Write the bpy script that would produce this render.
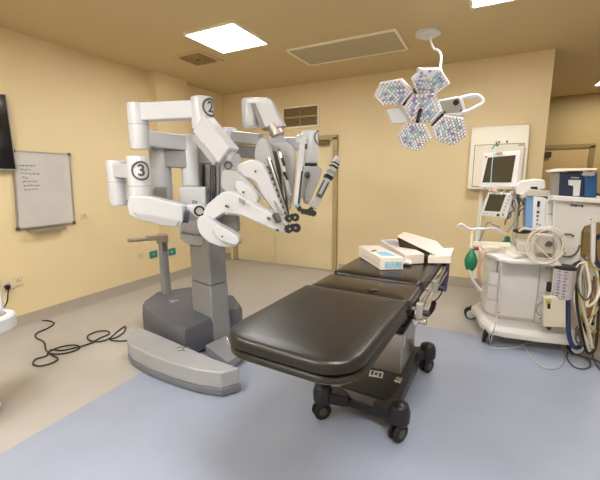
import bpy, bmesh, math, random
from mathutils import Vector, Matrix
random.seed(7)
V = Vector
R = math.radians
for o in list(bpy.data.objects): bpy.data.objects.remove(o)
SC = bpy.context.scene
COL = SC.collection
# ------------------------------------------------------------------ camera
FPX, PITCH, ROLL, YAW, EYE = 355.0, R(10.1), R(-.52), R(27.2), 1.5
def _basis():
    cp, sp, cr, sr = math.cos(PITCH), math.sin(PITCH), math.cos(ROLL), math.sin(ROLL)
    r = V((1, 0, 0)); f = V((0, cp, -sp)); u = V((0, sp, cp))
    r2 = cr*r + sr*u; u2 = -sr*r + cr*u
    m = Matrix.Rotation(YAW, 3, 'Z')
    return m @ r2, m @ u2, m @ f
CR, CU, CF = _basis()
CAM = V((0, 0, EYE))
cd = bpy.data.cameras.new('camera'); cam = bpy.data.objects.new('camera', cd); COL.objects.link(cam)
cd.sensor_width = 36; cd.lens = 36*FPX/600; cd.clip_start = .05
m = Matrix((CR, CU, -CF)).transposed().to_4x4(); m.translation = CAM
cam.matrix_world = m
SC.camera = cam
SC.view_settings.view_transform = 'Standard'; SC.view_settings.look = 'None'
SC.view_settings.gamma = 1; SC.view_settings.use_curve_mapping = False
SC.view_settings.exposure = 1.5
w = bpy.data.worlds.new('world'); SC.world = w; w.use_nodes = True
w.node_tree.nodes['Background'].inputs[0].default_value = (.8, .78, .72, 1)
w.node_tree.nodes['Background'].inputs[1].default_value = .3
PANEL_POWER = 11.0

# ------------------------------------------------------------------ pixel -> place
def ray(x, y): return CR*((x-300)/FPX) - CU*((y-240)/FPX) + CF
def atz(x, y, z=0.0): d = ray(x, y); return CAM + d*((z-EYE)/d.z)
def aty(x, y, Y): d = ray(x, y); return CAM + d*(Y/d.y)
def atx(x, y, X): d = ray(x, y); return CAM + d*(X/d.x)
def atd(x, y, D): return CAM + ray(x, y)*D
def ypx(p): v = p-CAM; return 240 - FPX*v.dot(CU)/v.dot(CF)
def zfor(p, y):
    lo, hi = 0.0, 3.2
    for _ in range(40):
        k = (lo+hi)/2
        if ypx(V((p.x, p.y, k))) > y: lo = k
        else: hi = k
    return lo
def pln(x, y, p, n): d = ray(x, y); return CAM + d*((p-CAM).dot(n)/d.dot(n))

# ------------------------------------------------------------------ materials
def s2l(c): return tuple(((x/255)/12.92 if x/255 <= .04045 else ((x/255+.055)/1.055)**2.4) for x in c)+(1,)
def mat(name, rgb, rough=.5, metal=0., var=.04, scale=6., bump=0., trans=0., emit=None, coat=0., alpha=1., bscale=None):
    m = bpy.data.materials.new(name); m.use_nodes = True
    nt = m.node_tree; b = nt.nodes['Principled BSDF']
    c = s2l(rgb)
    tc = nt.nodes.new('ShaderNodeTexCoord')
    nz = nt.nodes.new('ShaderNodeTexNoise'); nz.inputs['Scale'].default_value = scale; nz.inputs['Detail'].default_value = 5
    nt.links.new(tc.outputs['Object'], nz.inputs['Vector'])
    rp = nt.nodes.new('ShaderNodeValToRGB')
    rp.color_ramp.elements[0].position = .3; rp.color_ramp.elements[1].position = .7
    rp.color_ramp.elements[0].color = tuple(x*(1-var) for x in c[:3])+(1,)
    rp.color_ramp.elements[1].color = tuple(min(1, x*(1+var)) for x in c[:3])+(1,)
    nt.links.new(nz.outputs['Fac'], rp.inputs[0]); nt.links.new(rp.outputs[0], b.inputs['Base Color'])
    b.inputs['Roughness'].default_value = rough; b.inputs['Metallic'].default_value = metal
    b.inputs['Transmission Weight'].default_value = trans; b.inputs['Coat Weight'].default_value = coat
    b.inputs['Alpha'].default_value = alpha
    if bump:
        n2 = nt.nodes.new('ShaderNodeTexNoise'); n2.inputs['Scale'].default_value = bscale or 90; n2.inputs['Detail'].default_value = 3
        nt.links.new(tc.outputs['Object'], n2.inputs['Vector'])
        bp = nt.nodes.new('ShaderNodeBump'); bp.inputs['Strength'].default_value = bump; bp.inputs['Distance'].default_value = .004
        nt.links.new(n2.outputs['Fac'], bp.inputs['Height']); nt.links.new(bp.outputs[0], b.inputs['Normal'])
    if emit:
        b.inputs['Emission Color'].default_value = s2l(emit[0]); b.inputs['Emission Strength'].default_value = emit[1]
    return m
M = dict(
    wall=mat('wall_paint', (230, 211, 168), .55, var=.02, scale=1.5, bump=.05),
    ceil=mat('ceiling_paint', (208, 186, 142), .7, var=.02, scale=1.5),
    corridor=mat('corridor_dimmed_paint', (168, 144, 92), .6, var=.03, scale=1.5),  # darker tone stands in for the corridor's weaker light
    skirt=mat('skirting_vinyl', (172, 163, 150), .5, var=.03),
    floor_g=mat('floor_beige_vinyl', (182, 177, 171), .38, var=.05, scale=2.5, bump=.03),
    floor_b=mat('floor_blue_vinyl', (155, 164, 183), .36, var=.05, scale=2.5, bump=.03),
    door=mat('door_laminate', (230, 214, 174), .5, var=.03, scale=3),
    doorframe=mat('door_frame_paint', (178, 160, 118), .5),
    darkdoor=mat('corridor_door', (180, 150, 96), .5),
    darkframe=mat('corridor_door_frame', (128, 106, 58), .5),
    white=mat('white_plastic', (222, 224, 228), .35, var=.02, coat=.1),
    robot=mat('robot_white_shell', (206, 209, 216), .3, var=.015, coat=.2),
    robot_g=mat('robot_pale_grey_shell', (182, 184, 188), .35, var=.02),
    robot_m=mat('robot_mid_grey_shell', (142, 143, 146), .4, var=.02),
    robot_d=mat('robot_slate_grey_shell', (92, 95, 106), .45, var=.03),
    robot_b=mat('robot_bumper_grey', (164, 166, 170), .45),
    robot_s=mat('robot_slate_bumper', (112, 116, 124), .5, var=.03),
    cream=mat('cream_plastic', (246, 240, 222), .4, var=.02),
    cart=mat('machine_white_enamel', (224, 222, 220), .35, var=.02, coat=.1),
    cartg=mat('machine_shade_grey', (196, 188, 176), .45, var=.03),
    beige=mat('beige_metal', (214, 206, 184), .4, var=.03),
    black=mat('black_plastic', (22, 21, 23), .4),
    rubber=mat('black_rubber', (30, 29, 30), .7),
    screen=mat('dark_screen', (20, 19, 17), .12, coat=.3),
    screen_g=mat('dark_olive_screen', (58, 54, 38), .15, coat=.3),
    leather=mat('black_upholstery', (29, 25, 22), .34, var=.08, scale=4, bump=.12, bscale=260),
    leather2=mat('glossy_black_upholstery', (38, 31, 27), .24, var=.08, scale=4, bump=.15, bscale=120),
    moulded=mat('charcoal_moulded_shell', (34, 33, 31), .4, bump=.1),
    basebk=mat('table_base_navy_black', (23, 22, 30), .38, coat=.15),
    chrome=mat('chrome', (205, 203, 200), .18, 1.),
    steel=mat('brushed_steel', (188, 184, 178), .35, .9, var=.06, scale=20),
    grey=mat('grey_plastic', (150, 148, 144), .5),
    dgrey=mat('dark_grey_plastic', (78, 76, 76), .5),
    board=mat('whiteboard_surface', (204, 202, 198), .25, var=.05, scale=3, coat=.3),
    ink=mat('marker_ink', (86, 88, 84), .6),
    ring=mat('grey_print', (84, 84, 86), .5),
    alu=mat('aluminium', (176, 170, 160), .4, .7),
    carton=mat('white_card', (238, 228, 218), .6, var=.03),
    bluep=mat('pale_blue_print', (138, 196, 226), .5, var=.2, scale=60),
    greyp=mat('grey_violet_print', (176, 172, 186), .5, var=.1, scale=60),
    inside=mat('dark_case_inside', (60, 42, 34), .7),
    purple=mat('purple_plastic', (78, 68, 108), .4),
    green=mat('green_silicone', (28, 124, 84), .4, var=.08, scale=20),
    teal=mat('teal_plastic', (40, 130, 130), .4),
    red=mat('dark_red_plastic', (140, 40, 36), .4),
    pink=mat('pale_pink_tube', (222, 178, 164), .4),
    blue=mat('blue_hose', (36, 54, 100), .4),
    navy=mat('navy_case', (30, 42, 76), .4),
    blue2=mat('blue_case_panel', (36, 88, 140), .35, var=.15, scale=20),
    stripe=mat('sky_blue_panel', (120, 160, 208), .4),
    yellow=mat('yellow_hose', (192, 172, 84), .4),
    tan=mat('tan_board', (176, 134, 84), .6, var=.1, scale=8),
    tube=mat('clear_tube', (226, 224, 216), .2, trans=.35, coat=.3),
    clear=mat('clear_canister', (214, 208, 214), .2, trans=.25),
    whiteh=mat('white_hose', (226, 220, 208), .35),
    led=mat('lens_white', (240, 238, 244), .15, coat=.3, var=.02),
    ledp=mat('lens_violet', (170, 146, 214), .15, coat=.5),
    ledt=mat('lens_turquoise', (170, 212, 222), .15, coat=.5),
    ledback=mat('lens_carrier', (146, 138, 146), .4),
    vent=mat('vent_bronze', (172, 150, 108), .5),
    ventd=mat('vent_shadow_gap', (112, 92, 60), .7),
    off=mat('unlit_diffuser', (184, 170, 142), .5),
    socket=mat('socket_plate', (222, 206, 176), .4),
    pedal=mat('handle_taupe', (146, 132, 116), .45),
)
def panel_mat():
    m = mat('lit_diffuser', (255, 250, 240), .5); b = m.node_tree.nodes['Principled BSDF']
    b.inputs['Emission Color'].default_value = (1, .99, .985, 1); b.inputs['Emission Strength'].default_value = PANEL_POWER
    return m
M['lit'] = panel_mat()

# ------------------------------------------------------------------ mesh helpers
def frame(d, up=V((0, 0, 1))):
    d = d.normalized()
    if abs(d.dot(up)) > .98: up = V((0, 1, 0))
    s = d.cross(up).normalized(); u = s.cross(d).normalized()
    return d, s, u
def crom(pts, n=8, closed=False):
    pts = [V(p) for p in pts]; out = []
    k = len(pts)
    rng = range(k if closed else k-1)
    for i in rng:
        if closed: a, b, c, d = pts[i-1], pts[i], pts[(i+1) % k], pts[(i+2) % k]
        else: a, b, c, d = pts[max(i-1, 0)], pts[i], pts[i+1], pts[min(i+2, k-1)]
        for j in range(n):
            t = j/n
            out.append(.5*((2*b)+(c-a)*t+(2*a-5*b+4*c-d)*t*t+(3*b-a-3*c+d)*t**3))
    if not closed: out.append(pts[-1])
    return out
class MB:
    def __init__(s): s.b = bmesh.new()
    def box(s, c, size, rotz=0.):
        c = V(c); hx, hy, hz = [a/2 for a in size]; m = Matrix.Rotation(rotz, 3, 'Z')
        return s.hexa([c+m @ V((x*hx, y*hy, z*hz)) for z in (-1, 1) for x, y in ((-1, -1), (1, -1), (1, 1), (-1, 1))])
    def hexa(s, p):
        v = [s.b.verts.new(q) for q in p]
        for f in ((3, 2, 1, 0), (4, 5, 6, 7), (0, 1, 5, 4), (1, 2, 6, 5), (2, 3, 7, 6), (3, 0, 4, 7)): s.b.faces.new([v[i] for i in f])
        return s
    def obox(s, a, b, w, h, up=V((0, 0, 1)), w2=None, h2=None):
        a, b = V(a), V(b); d, sd, u = frame(b-a, up); w2 = w2 or w; h2 = h2 or h
        P = []
        for p, ww, hh in ((a, w, h), (b, w2, h2)):
            P += [p+sd*x*ww/2+u*y*hh/2 for x, y in ((-1, -1), (1, -1), (1, 1), (-1, 1))]
        return s.hexa(P)
    def prism(s, pts, vec, top=None):
        vec = V(vec or (0, 0, 0)); A = [s.b.verts.new(V(p)) for p in pts]
        B = [s.b.verts.new((V(p)+vec) if top is None else V(top[i])) for i, p in enumerate(pts)]
        n = len(A); s.b.faces.new(A[::-1]); s.b.faces.new(B)
        for i in range(n): s.b.faces.new([A[i], A[(i+1) % n], B[(i+1) % n], B[i]])
        return s
    def loft(s, rings, caps=True, closed=False):
        L = [[s.b.verts.new(V(p)) for p in r] for r in rings]; n = len(L[0])
        K = len(L)
        for i in range(K if closed else K-1):
            a, c = L[i], L[(i+1) % K]
            for j in range(n): s.b.faces.new([a[j], a[(j+1) % n], c[(j+1) % n], c[j]])
        if caps and not closed: s.b.faces.new(L[0][::-1]); s.b.faces.new(L[-1])
        return s
    def cyl(s, a, b, r, r2=None, n=28):
        a, b = V(a), V(b); d, x, y = frame(b-a); r2 = r if r2 is None else r2
        return s.loft([[p+(x*math.cos(2*math.pi*i/n)+y*math.sin(2*math.pi*i/n))*q for i in range(n)] for p, q in ((a, r), (b, r2))])
    def lathe(s, a, d, prof, n=32):
        a = V(a); d, x, y = frame(V(d))
        return s.loft([[a+d*t+(x*math.cos(2*math.pi*i/n)+y*math.sin(2*math.pi*i/n))*max(q, 1e-4) for i in range(n)] for t, q in prof])
    def ringz(s, a, d, r, t, h, n=32):   # flat ring (washer)
        a = V(a); d, x, y = frame(V(d)); rr = []
        for q, z in ((r-t/2, 0), (r+t/2, 0), (r+t/2, h), (r-t/2, h)):
            rr.append([a+d*z+(x*math.cos(2*math.pi*i/n)+y*math.sin(2*math.pi*i/n))*q for i in range(n)])
        return s.loft(rr, closed=True)
    def tube(s, pts, r, n=8, smooth=8, closed=False):
        p = crom(pts, smooth, closed) if smooth else [V(q) for q in pts]
        rings = []; prev = None
        for i, q in enumerate(p):
            if closed: t = p[(i+1) % len(p)]-p[i-1]
            else: t = p[min(i+1, len(p)-1)]-p[max(i-1, 0)]
            if t.length < 1e-9: t = V((0, 0, 1))
            t.normalize()
            if prev is None: _, x, y = frame(t)
            else:
                x = (prev-t*prev.dot(t))
                if x.length < 1e-5: _, x, y = frame(t)
                x.normalize(); y = t.cross(x)
            prev = x
            rings.append([q+(x*math.cos(2*math.pi*k/n)+y*math.sin(2*math.pi*k/n))*r for k in range(n)])
        return s.loft(rings, caps=not closed, closed=closed)
    def ball(s, c, r, sc=(1, 1, 1), n=20):
        c = V(c); rings = []
        for i in range(1, 12):
            a = math.pi*i/12
            rings.append([c+V((math.sin(a)*math.cos(2*math.pi*k/n)*r*sc[0], math.sin(a)*math.sin(2*math.pi*k/n)*r*sc[1], -math.cos(a)*r*sc[2])) for k in range(n)])
        return s.loft(rings)
    def quad(s, a, b, c, d):
        s.b.faces.new([s.b.verts.new(V(p)) for p in (a, b, c, d)]); return s
ORG = {}
def new(name, mb, m, parent=None, bev=0., org=None, seg=3):
    me = bpy.data.meshes.new(name)
    if org is None:
        if parent is not None: org = ORG[parent.name]
        else:
            vs = [v.co for v in mb.b.verts]
            org = V((sum(v.x for v in vs)/len(vs), sum(v.y for v in vs)/len(vs), min(v.z for v in vs)))
    bmesh.ops.recalc_face_normals(mb.b, faces=mb.b.faces)
    for f in mb.b.faces: f.smooth = True
    for e in mb.b.edges:
        if len(e.link_faces) == 2 and e.calc_face_angle(0) > R(32): e.smooth = False
    bmesh.ops.translate(mb.b, verts=mb.b.verts, vec=-org)
    mb.b.to_mesh(me); mb.b.free()
    o = bpy.data.objects.new(name, me); COL.objects.link(o)
    me.materials.append(M[m] if isinstance(m, str) else m)
    if parent is not None:
        o.parent = parent; o.location = org-ORG[parent.name]
    else: o.location = org
    ORG[o.name] = org.copy()
    if bev:
        b = o.modifiers.new('bevel', 'BEVEL'); b.width = bev; b.segments = seg; b.limit_method = 'ANGLE'; b.angle_limit = R(30); b.harden_normals = True
    return o
def tag(o, label, cat, group=None, kind=None):
    if label: o['label'] = label
    if cat: o['category'] = cat
    if group: o['group'] = group
    if kind: o['kind'] = kind
    return o
def thing(name, loc, label, cat, group=None):
    o = bpy.data.objects.new(name, None); COL.objects.link(o); o.location = V(loc); o.empty_display_size = .1
    ORG[o.name] = V(loc); return tag(o, label, cat, group)
def struct(name, mb, m, parent=None, bev=0.):
    o = new(name, mb, m, parent, bev)
    if parent is None: o['kind'] = 'structure'
    return o
def textmesh(s, size, m4, depth=.001):
    c = bpy.data.curves.new('t', 'FONT'); c.body = s; c.size = size; c.extrude = depth; c.align_x = 'CENTER'; c.align_y = 'CENTER'; c.offset = size*.022
    o = bpy.data.objects.new('t', c); COL.objects.link(o)
    dg = bpy.context.evaluated_depsgraph_get(); me = bpy.data.meshes.new_from_object(o.evaluated_get(dg))
    bpy.data.objects.remove(o)
    mb = MB(); mb.b.from_mesh(me)
    bmesh.ops.subdivide_edges(mb.b, edges=[e for e in mb.b.edges if e.calc_length() > size*.2], cuts=2)
    for v in mb.b.verts: v.co = m4(v.co)
    return mb

# ================================================================== SETTING
LX, BY, CZ = -4.12, 5.17, 2.9
WX = .61                       # where the back wall ends and the opening starts
FY = 8.24
bx = -2.28; by = 3.58          # corner of the blue floor field
mb = MB(); mb.box(((LX-.3+3)/2, (-1.8+FY)/2, -.05), (3-LX+.3, FY+1.8, .1)); struct('floor', mb, 'floor_g')
mb = MB(); mb.prism([(bx, -1.2, -.001), (2.2, -1.2, -.001), (2.2, by, -.001), (-1.2, by, -.001), (bx, 2.1, -.001)], (0, 0, .003)); o = struct('floor_blue_field', mb, 'floor_b')
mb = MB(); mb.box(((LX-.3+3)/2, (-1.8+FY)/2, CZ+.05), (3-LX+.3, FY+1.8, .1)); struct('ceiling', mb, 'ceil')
mb = MB(); mb.box((LX-.1, 1.7, CZ/2), (.2, 7.1, CZ)); struct('wall_left', mb, 'wall')
mb = MB(); mb.box((LX+.06, 3.88, CZ/2), (.14, .6, CZ)); struct('wall_left_pier', mb, 'wall')
# back wall with a hole for the double door
DX0, DX1, DH = -3.98, -2.03, 2.08
mb = MB()
mb.box(((LX-.1+DX0)/2, BY+.1, CZ/2), (DX0-LX+.1, .2, CZ)); mb.box(((DX1+WX)/2, BY+.1, CZ/2), (WX-DX1, .2, CZ)); mb.box(((DX0+DX1)/2, BY+.1, (DH+CZ)/2), (DX1-DX0, .2, CZ-DH))
struct('wall_back', mb, 'wall')
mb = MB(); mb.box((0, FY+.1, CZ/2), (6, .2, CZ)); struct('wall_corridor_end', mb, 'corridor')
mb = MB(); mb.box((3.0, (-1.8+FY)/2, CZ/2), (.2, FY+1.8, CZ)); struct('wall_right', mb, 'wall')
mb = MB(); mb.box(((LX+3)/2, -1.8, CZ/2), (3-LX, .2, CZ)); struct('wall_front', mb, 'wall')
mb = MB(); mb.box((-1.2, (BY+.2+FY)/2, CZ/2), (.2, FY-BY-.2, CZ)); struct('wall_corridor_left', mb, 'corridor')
# coved skirtings
def skirt(name, a, b, n):
    a, b, n = V(a), V(b), V(n)
    prof = [(0, 0), (.035, 0), (.014, .012), (.006, .04), (.004, .13), (0, .13)]
    mb = MB(); mb.loft([[p+n*x+V((0, 0, z)) for x, z in prof] for p in (a, b)]); return struct(name, mb, 'skirt')
skirt('baseboard_left', (LX, -1.7, .001), (LX, 3.58, .001), (1, 0, 0))
skirt('baseboard_pier', (LX+.13, 3.57, .001), (LX+.13, 4.18, .001), (1, 0, 0))
skirt('baseboard_left_recess', (LX, 4.18, .001), (LX, BY, .001), (1, 0, 0))
skirt('baseboard_back', (DX1+.06, BY, .001), (WX, BY, .001), (0, -1, 0))
skirt('baseboard_corridor', (-1.1, FY, .001), (1.0, FY, .001), (0, -1, 0))
# double door
mb = MB()
for x in (DX0+.0, DX1-.0): mb.box((x, BY+.02, DH/2), (.07, .14, DH))
mb.box(((DX0+DX1)/2, BY+.02, DH), (DX1-DX0+.07, .14, .07)); dr = struct('door_1', mb, 'doorframe', bev=.004)
mid = -3.13
for x0, x1 in ((DX0+.04, mid-.003), (mid+.003, DX1-.04)):
    mb = MB(); mb.box(((x0+x1)/2, BY+.02, (DH-.03)/2+.006), (x1-x0, .045, DH-.045)); lf = new('door_leaf', mb, 'door', dr, .002)
    xx = x1 if x0 > mid else x0
    for z in (.35, 1.05, 1.8):
        mb = MB(); mb.cyl((xx, BY-.012, z-.05), (xx, BY-.012, z+.05), .008); new('hinge', mb, 'steel', lf)
mb = MB(); mb.box((mid+.9, BY-.045, DH-.075), (.2, .06, .06)); cl = new('door_closer', mb, 'ventd', dr, .006)
mb = MB(); mb.obox((mid+.82, BY-.05, DH-.04), (mid+.55, BY-.12, DH-.035), .02, .008); new('closer_arm', mb, 'dgrey', cl)
# vent above the door
v = thing('wall_vent', (-2.62, BY, 2.26), 'bronze louvred air grille in a cream frame high on back wall above the doors', 'vent')
x0, x1, z0, z1 = -2.93, -2.32, 2.27, 2.57
mb = MB()
for a, b in (((x0, z0), (x1, z0)), ((x1, z0), (x1, z1)), ((x1, z1), (x0, z1)), ((x0, z1), (x0, z0))): mb.obox((a[0], BY-.01, a[1]), (b[0], BY-.01, b[1]), .02, .03, V((0, 1, 0)))
new('frame', mb, 'cream', v)
mb = MB(); mb.box(((x0+x1)/2, BY-.004, (z0+z1)/2), (x1-x0, .006, z1-z0)); new('backing', mb, 'ventd', v)
mb = MB()
for i in range(15):
    z = z0+.02+i*(z1-z0-.03)/14
    mb.hexa([V((x, y, zz)) for x, y, zz in ((x0, BY-.022, z-.006), (x1, BY-.022, z-.006), (x1, BY-.008, z+.004), (x0, BY-.008, z+.004), (x0, BY-.022, z-.003), (x1, BY-.022, z-.003), (x1, BY-.008, z+.007), (x0, BY-.008, z+.007))])
new('slats', mb, 'vent', v)
mb = MB(); mb.box(((x0+x1)/2, BY-.02, (z0+z1)/2), (x1-x0, .01, .022)); mb.box(((x0+x1)/2, BY-.02, (z0+z1)/2), (.015, .012, z1-z0)); new('mullion', mb, 'vent', v)
# square ceiling diffuser
v = thing('ceiling_vent', (-3.14, 3.5, CZ), 'square four-way louvred air diffuser set in the ceiling', 'vent')
mb = MB(); mb.box((-3.14, 3.5, CZ-.004), (.42, .42, .008)); new('frame', mb, 'ceil', v)
mb = MB(); mb.box((-3.14, 3.5, CZ-.010), (.3, .3, .008)); new('backing', mb, 'ventd', v)
mb = MB()
for k, r in enumerate((.15, .115, .08, .045)):
    for sx, sy in ((1, 0), (-1, 0), (0, 1), (0, -1)):
        c = V((-3.14+sx*r, 3.5+sy*r, CZ-.018)); l = V((-sy, sx, 0))*r
        mb.obox(c-l, c+l, .012, .008)
new('slats', mb, 'vent', v)
# ceiling lights
def clight(x, y, sx, sy, lit, label, lev=None):
    t = thing('ceiling_light', (x, y, CZ), label, 'ceiling light')
    mb = MB()
    for a, b in (((-1, -1), (1, -1)), ((1, -1), (1, 1)), ((1, 1), (-1, 1)), ((-1, 1), (-1, -1))):
        mb.obox((x+a[0]*sx/2, y+a[1]*sy/2, CZ-.008), (x+b[0]*sx/2, y+b[1]*sy/2, CZ-.008), .025, .016)
    new('frame', mb, 'cream', t)
    mb = MB(); mb.box((x, y, CZ-.006), (sx-.02, sy-.02, .008)); new('diffuser', mb, 'lit' if lit else 'off', t)
clight(-2.44, 3.17, .6, .6, 1, 'lit square ceiling panel light left of the centre of the ceiling')
clight(-1.47, 4.05, 1.2, .6, 0, 'long unlit ceiling panel in front of the double doors')
clight(-2.44, .6, .6, .6, 1, 'added unseen lit square ceiling panel nearest the whiteboard wall')  # out of view, added to light the room evenly
clight(.35, .6, 1.2, .6, 1, 'added unseen lit ceiling panel over the near end of the operating table')  # second unseen panel of the added row, for even light
clight(.1, 3.3, .6, .6, 1, 'lit square ceiling panel light above the anaesthesia machine')
clight(-1.6, -.9, 1.2, .6, 1, 'added unseen lit ceiling panel behind the camera at the near end')  # unseen, added behind the camera to brighten the robot's front
clight(1.75, 7.2, .6, .6, 1, 'lit square ceiling panel light in the corridor beyond the opening')
# corridor door
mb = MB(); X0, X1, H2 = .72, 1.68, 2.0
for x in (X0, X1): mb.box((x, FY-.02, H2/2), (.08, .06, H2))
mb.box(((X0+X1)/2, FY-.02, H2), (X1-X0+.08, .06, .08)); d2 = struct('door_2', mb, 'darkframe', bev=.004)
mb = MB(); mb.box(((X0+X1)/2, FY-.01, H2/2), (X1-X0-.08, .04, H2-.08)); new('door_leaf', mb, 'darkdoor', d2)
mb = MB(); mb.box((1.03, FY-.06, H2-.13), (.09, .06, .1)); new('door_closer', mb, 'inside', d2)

# ================================================================== LEFT WALL ITEMS
# television, mostly out of frame
t = thing('television', (LX, 1.55, 1.6), 'black flat television on the left wall beside the whiteboard', 'television')
mb = MB(); TY = atx(9.5, 130, LX+.075).y-.55; TZ = (atx(9.5, 97, LX+.07).z+atx(11, 169, LX+.07).z)/2; mb.box((LX+.045, TY, TZ), (.06, 1.13, .70)); new('bezel', mb, 'grey', t, .004)
mb = MB(); mb.box((LX+.077, TY-.004, TZ+.006), (.008, 1.11, .675)); new('screen', mb, 'screen', t)
mb = MB(); mb.box((LX+.010, TY, TZ), (.014, .3, .3)); new('wall_bracket', mb, 'black', t)
# whiteboard: lower edge slightly nearer the camera in plan, as hung
WBC = [atx(x, y, LX+.012) for x, y in ((17.5, 229), (73.5, 222.5), (68.5, 154.5), (12.5, 151))]
def wb(u, w_, off=0.):   # bilinear between the four corners of the board
    p = WBC[0].lerp(WBC[1], u).lerp(WBC[3].lerp(WBC[2], u), w_); p.x = LX+.012+off; return p
t = thing('whiteboard', (LX, 2.1, .98), 'whiteboard with a few lines of handwriting, hung on left wall', 'whiteboard')
mb = MB(); mb.hexa([wb(0, 0), wb(1, 0), wb(1, 1), wb(0, 1), wb(0, 0, .012), wb(1, 0, .012), wb(1, 1, .012), wb(0, 1, .012)]); new('writing_surface', mb, 'board', t)
mb = MB()
for a, b in (((0, 0), (1, 0)), ((1, 0), (1, 1)), ((1, 1), (0, 1)), ((0, 1), (0, 0))): mb.obox(wb(*a, .008), wb(*b, .008), .016, .014)
new('frame', mb, 'alu', t)
for a in ((0, 0), (1, 0), (1, 1), (0, 1)):
    mb = MB(); mb.box(wb(*a, .009), (.022, .034, .034)); new('corner_cap', mb, 'dgrey', t, .006)
mb = MB(); pq = wb(.46, -.03); mb.box((LX+.045, pq.y, pq.z), (.07, .36, .012)); mb.box((LX+.08, pq.y, pq.z-.01), (.006, .36, .035)); new('pen_tray', mb, 'alu', t)
mb = MB(); random.seed(3)
for ln, (wd, h) in enumerate(((.22, .0), (.1, 0), (.26, 0), (.08, 0), (.2, 0), (.24, 0), (.16, 0))):
    u = .08+.01*ln; zz = .82-.052*ln
    while u < .12+wd+.01*ln:
        L = random.uniform(.03, .06); p = []
        for k in range(5): p.append(wb(u+L*k/4, zz+random.uniform(-.011, .011), .0135))
        mb.tube(p, .0026, 5, 3); u += L+.015
new('handwriting', mb, 'ink', t)
def socket_plate(px_, py_, w_, h, label, cat, dark=None, n=1):
    pz = atx(px_, py_, LX+.006); y, z = pz.y, pz.z
    t = thing('wall_socket', (LX, y, z-h/2), label, cat)
    mb = MB(); mb.box((LX+.006, y, z), (.012, w_, h)); new('plate', mb, dark or 'socket', t, .003)
    mb = MB()
    for i in range(n):
        yy = y+(i-(n-1)/2)*w_/n
        mb.box((LX+.0135, yy-.012, z), (.003, .006, .012)); mb.box((LX+.0135, yy+.012, z), (.003, .006, .012)); mb.box((LX+.0135, yy, z+.015), (.003, .006, .012))
    new('slots', mb, 'dgrey' if not dark else 'white', t); return t
sk = socket_plate(2, 286, .2, .1, 'double wall socket at the left edge with a black plug in it', 'socket', n=2)
socket_plate(18, 281, .08, .09, 'single wall socket just right of the plugged-in black plug', 'socket')
socket_plate(84, 216, .085, .06, 'small cream wall plate right of the whiteboard', 'wall plate')
socket_plate(141, 256, .085, .085, 'small cream wall socket left of the two green sockets', 'socket')
socket_plate(153.5, 254.5, .13, .1, 'dark green wall socket nearer the cream one', 'socket', 'teal')
t = thing('wall_socket', (LX+.13, 3.60, .39), 'dark green wall socket half hidden behind the grey push handle post', 'socket')
mb = MB(); mb.box((LX+.136, 3.66, .44), (.012, .13, .1)); new('plate', mb, 'teal', t, .003)
mb = MB(); mb.box((LX+.1435, 3.65, .44), (.003, .02, .02)); new('slots', mb, 'white', t)
# plug with cord
t = thing('power_plug', atx(7, 287, LX+.05), 'black plug and hanging cord in the left wall socket', 'plug')
p = atx(7, 287, LX+.03)
mb = MB(); mb.lathe(p-V((.012, 0, 0)), (1, 0, 0), [(0, .022), (.03, .026), (.042, .018), (.046, .0)]); new('plug_body', mb, 'black', t)
mb = MB(); mb.tube([p+V((.02, 0, -.02)), atx(8, 294, LX+.06), atx(7, 302, LX+.07), atx(2, 310, LX+.08), atx(-8, 318, LX+.09), V((LX+.09, .95, .03))], .006); new('cord', mb, 'black', t)

# floor cable
C0 = [(8, 329), (14, 327), (30, 321.8), (46, 320.5), (54, 323), (48, 328), (37, 333), (36, 337.5), (44, 342), (46, 350), (52, 355), (58, 358.5), (52, 363), (40, 366), (33, 364), (36, 359), (46, 356), (50, 351), (62, 346.5), (74, 345), (80, 347), (74, 351), (60, 354), (49, 353), (52, 349.5), (62, 350.5), (78, 347), (90, 343.5), (100, 338), (109, 334), (107, 331), (97, 331.5), (88, 335.5), (89, 340), (99, 341.5), (109, 338.5), (118, 331), (125, 326.5), (124, 332), (117, 337), (110, 339.5), (118, 341), (132, 340)]
mb = MB(); mb.tube([atz(x, y, .008+.0006*(i % 7)) for i, (x, y) in enumerate(C0)], .0065, 8)
tag(new('power_cable', mb, 'black'), 'black cable lying in loops on the beige floor left of the robot', 'cable')

# device cut by the left edge of the photograph
c = atd(-29, 326, 2.15)
t = thing('equipment_trolley', (c.x, c.y, 0), 'white rounded trolley tray with grey keypad at the left edge of the photo', 'trolley')
def rr(cx, cy, z, sx, sy, r, rot=0., n=6):
    out = []
    for qx, qy, a0 in ((1, 1, 0), (-1, 1, 90), (-1, -1, 180), (1, -1, 270)):
        for k in range(n+1):
            a = R(a0+90*k/n); p = V((qx*(sx/2-r)+r*math.cos(a), qy*(sy/2-r)+r*math.sin(a), 0))
            p = Matrix.Rotation(rot, 3, 'Z') @ p; out.append(V((cx+p.x, cy+p.y, z)))
    return out
rz = R(20)
mb = MB(); mb.loft([rr(c.x, c.y, c.z-.07, .3, .36, .09, rz), rr(c.x, c.y, c.z-.05, .33, .4, .1, rz), rr(c.x, c.y, c.z+.02, .33, .4, .1, rz), rr(c.x, c.y, c.z+.035, .31, .38, .09, rz)]); new('tray', mb, 'white', t)
mb = MB(); mb.loft([rr(c.x, c.y, c.z+.034, .26, .32, .08, rz), rr(c.x, c.y, c.z+.042, .25, .31, .08, rz)]); kp = new('keypad', mb, 'grey', t)
mb = MB()
for i in range(3):
    for j in range(5): mb.box((c.x-.06+i*.06, c.y-.1+j*.05, c.z+.045), (.04, .035, .008), rz)
new('keys', mb, 'dgrey', kp)
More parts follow.
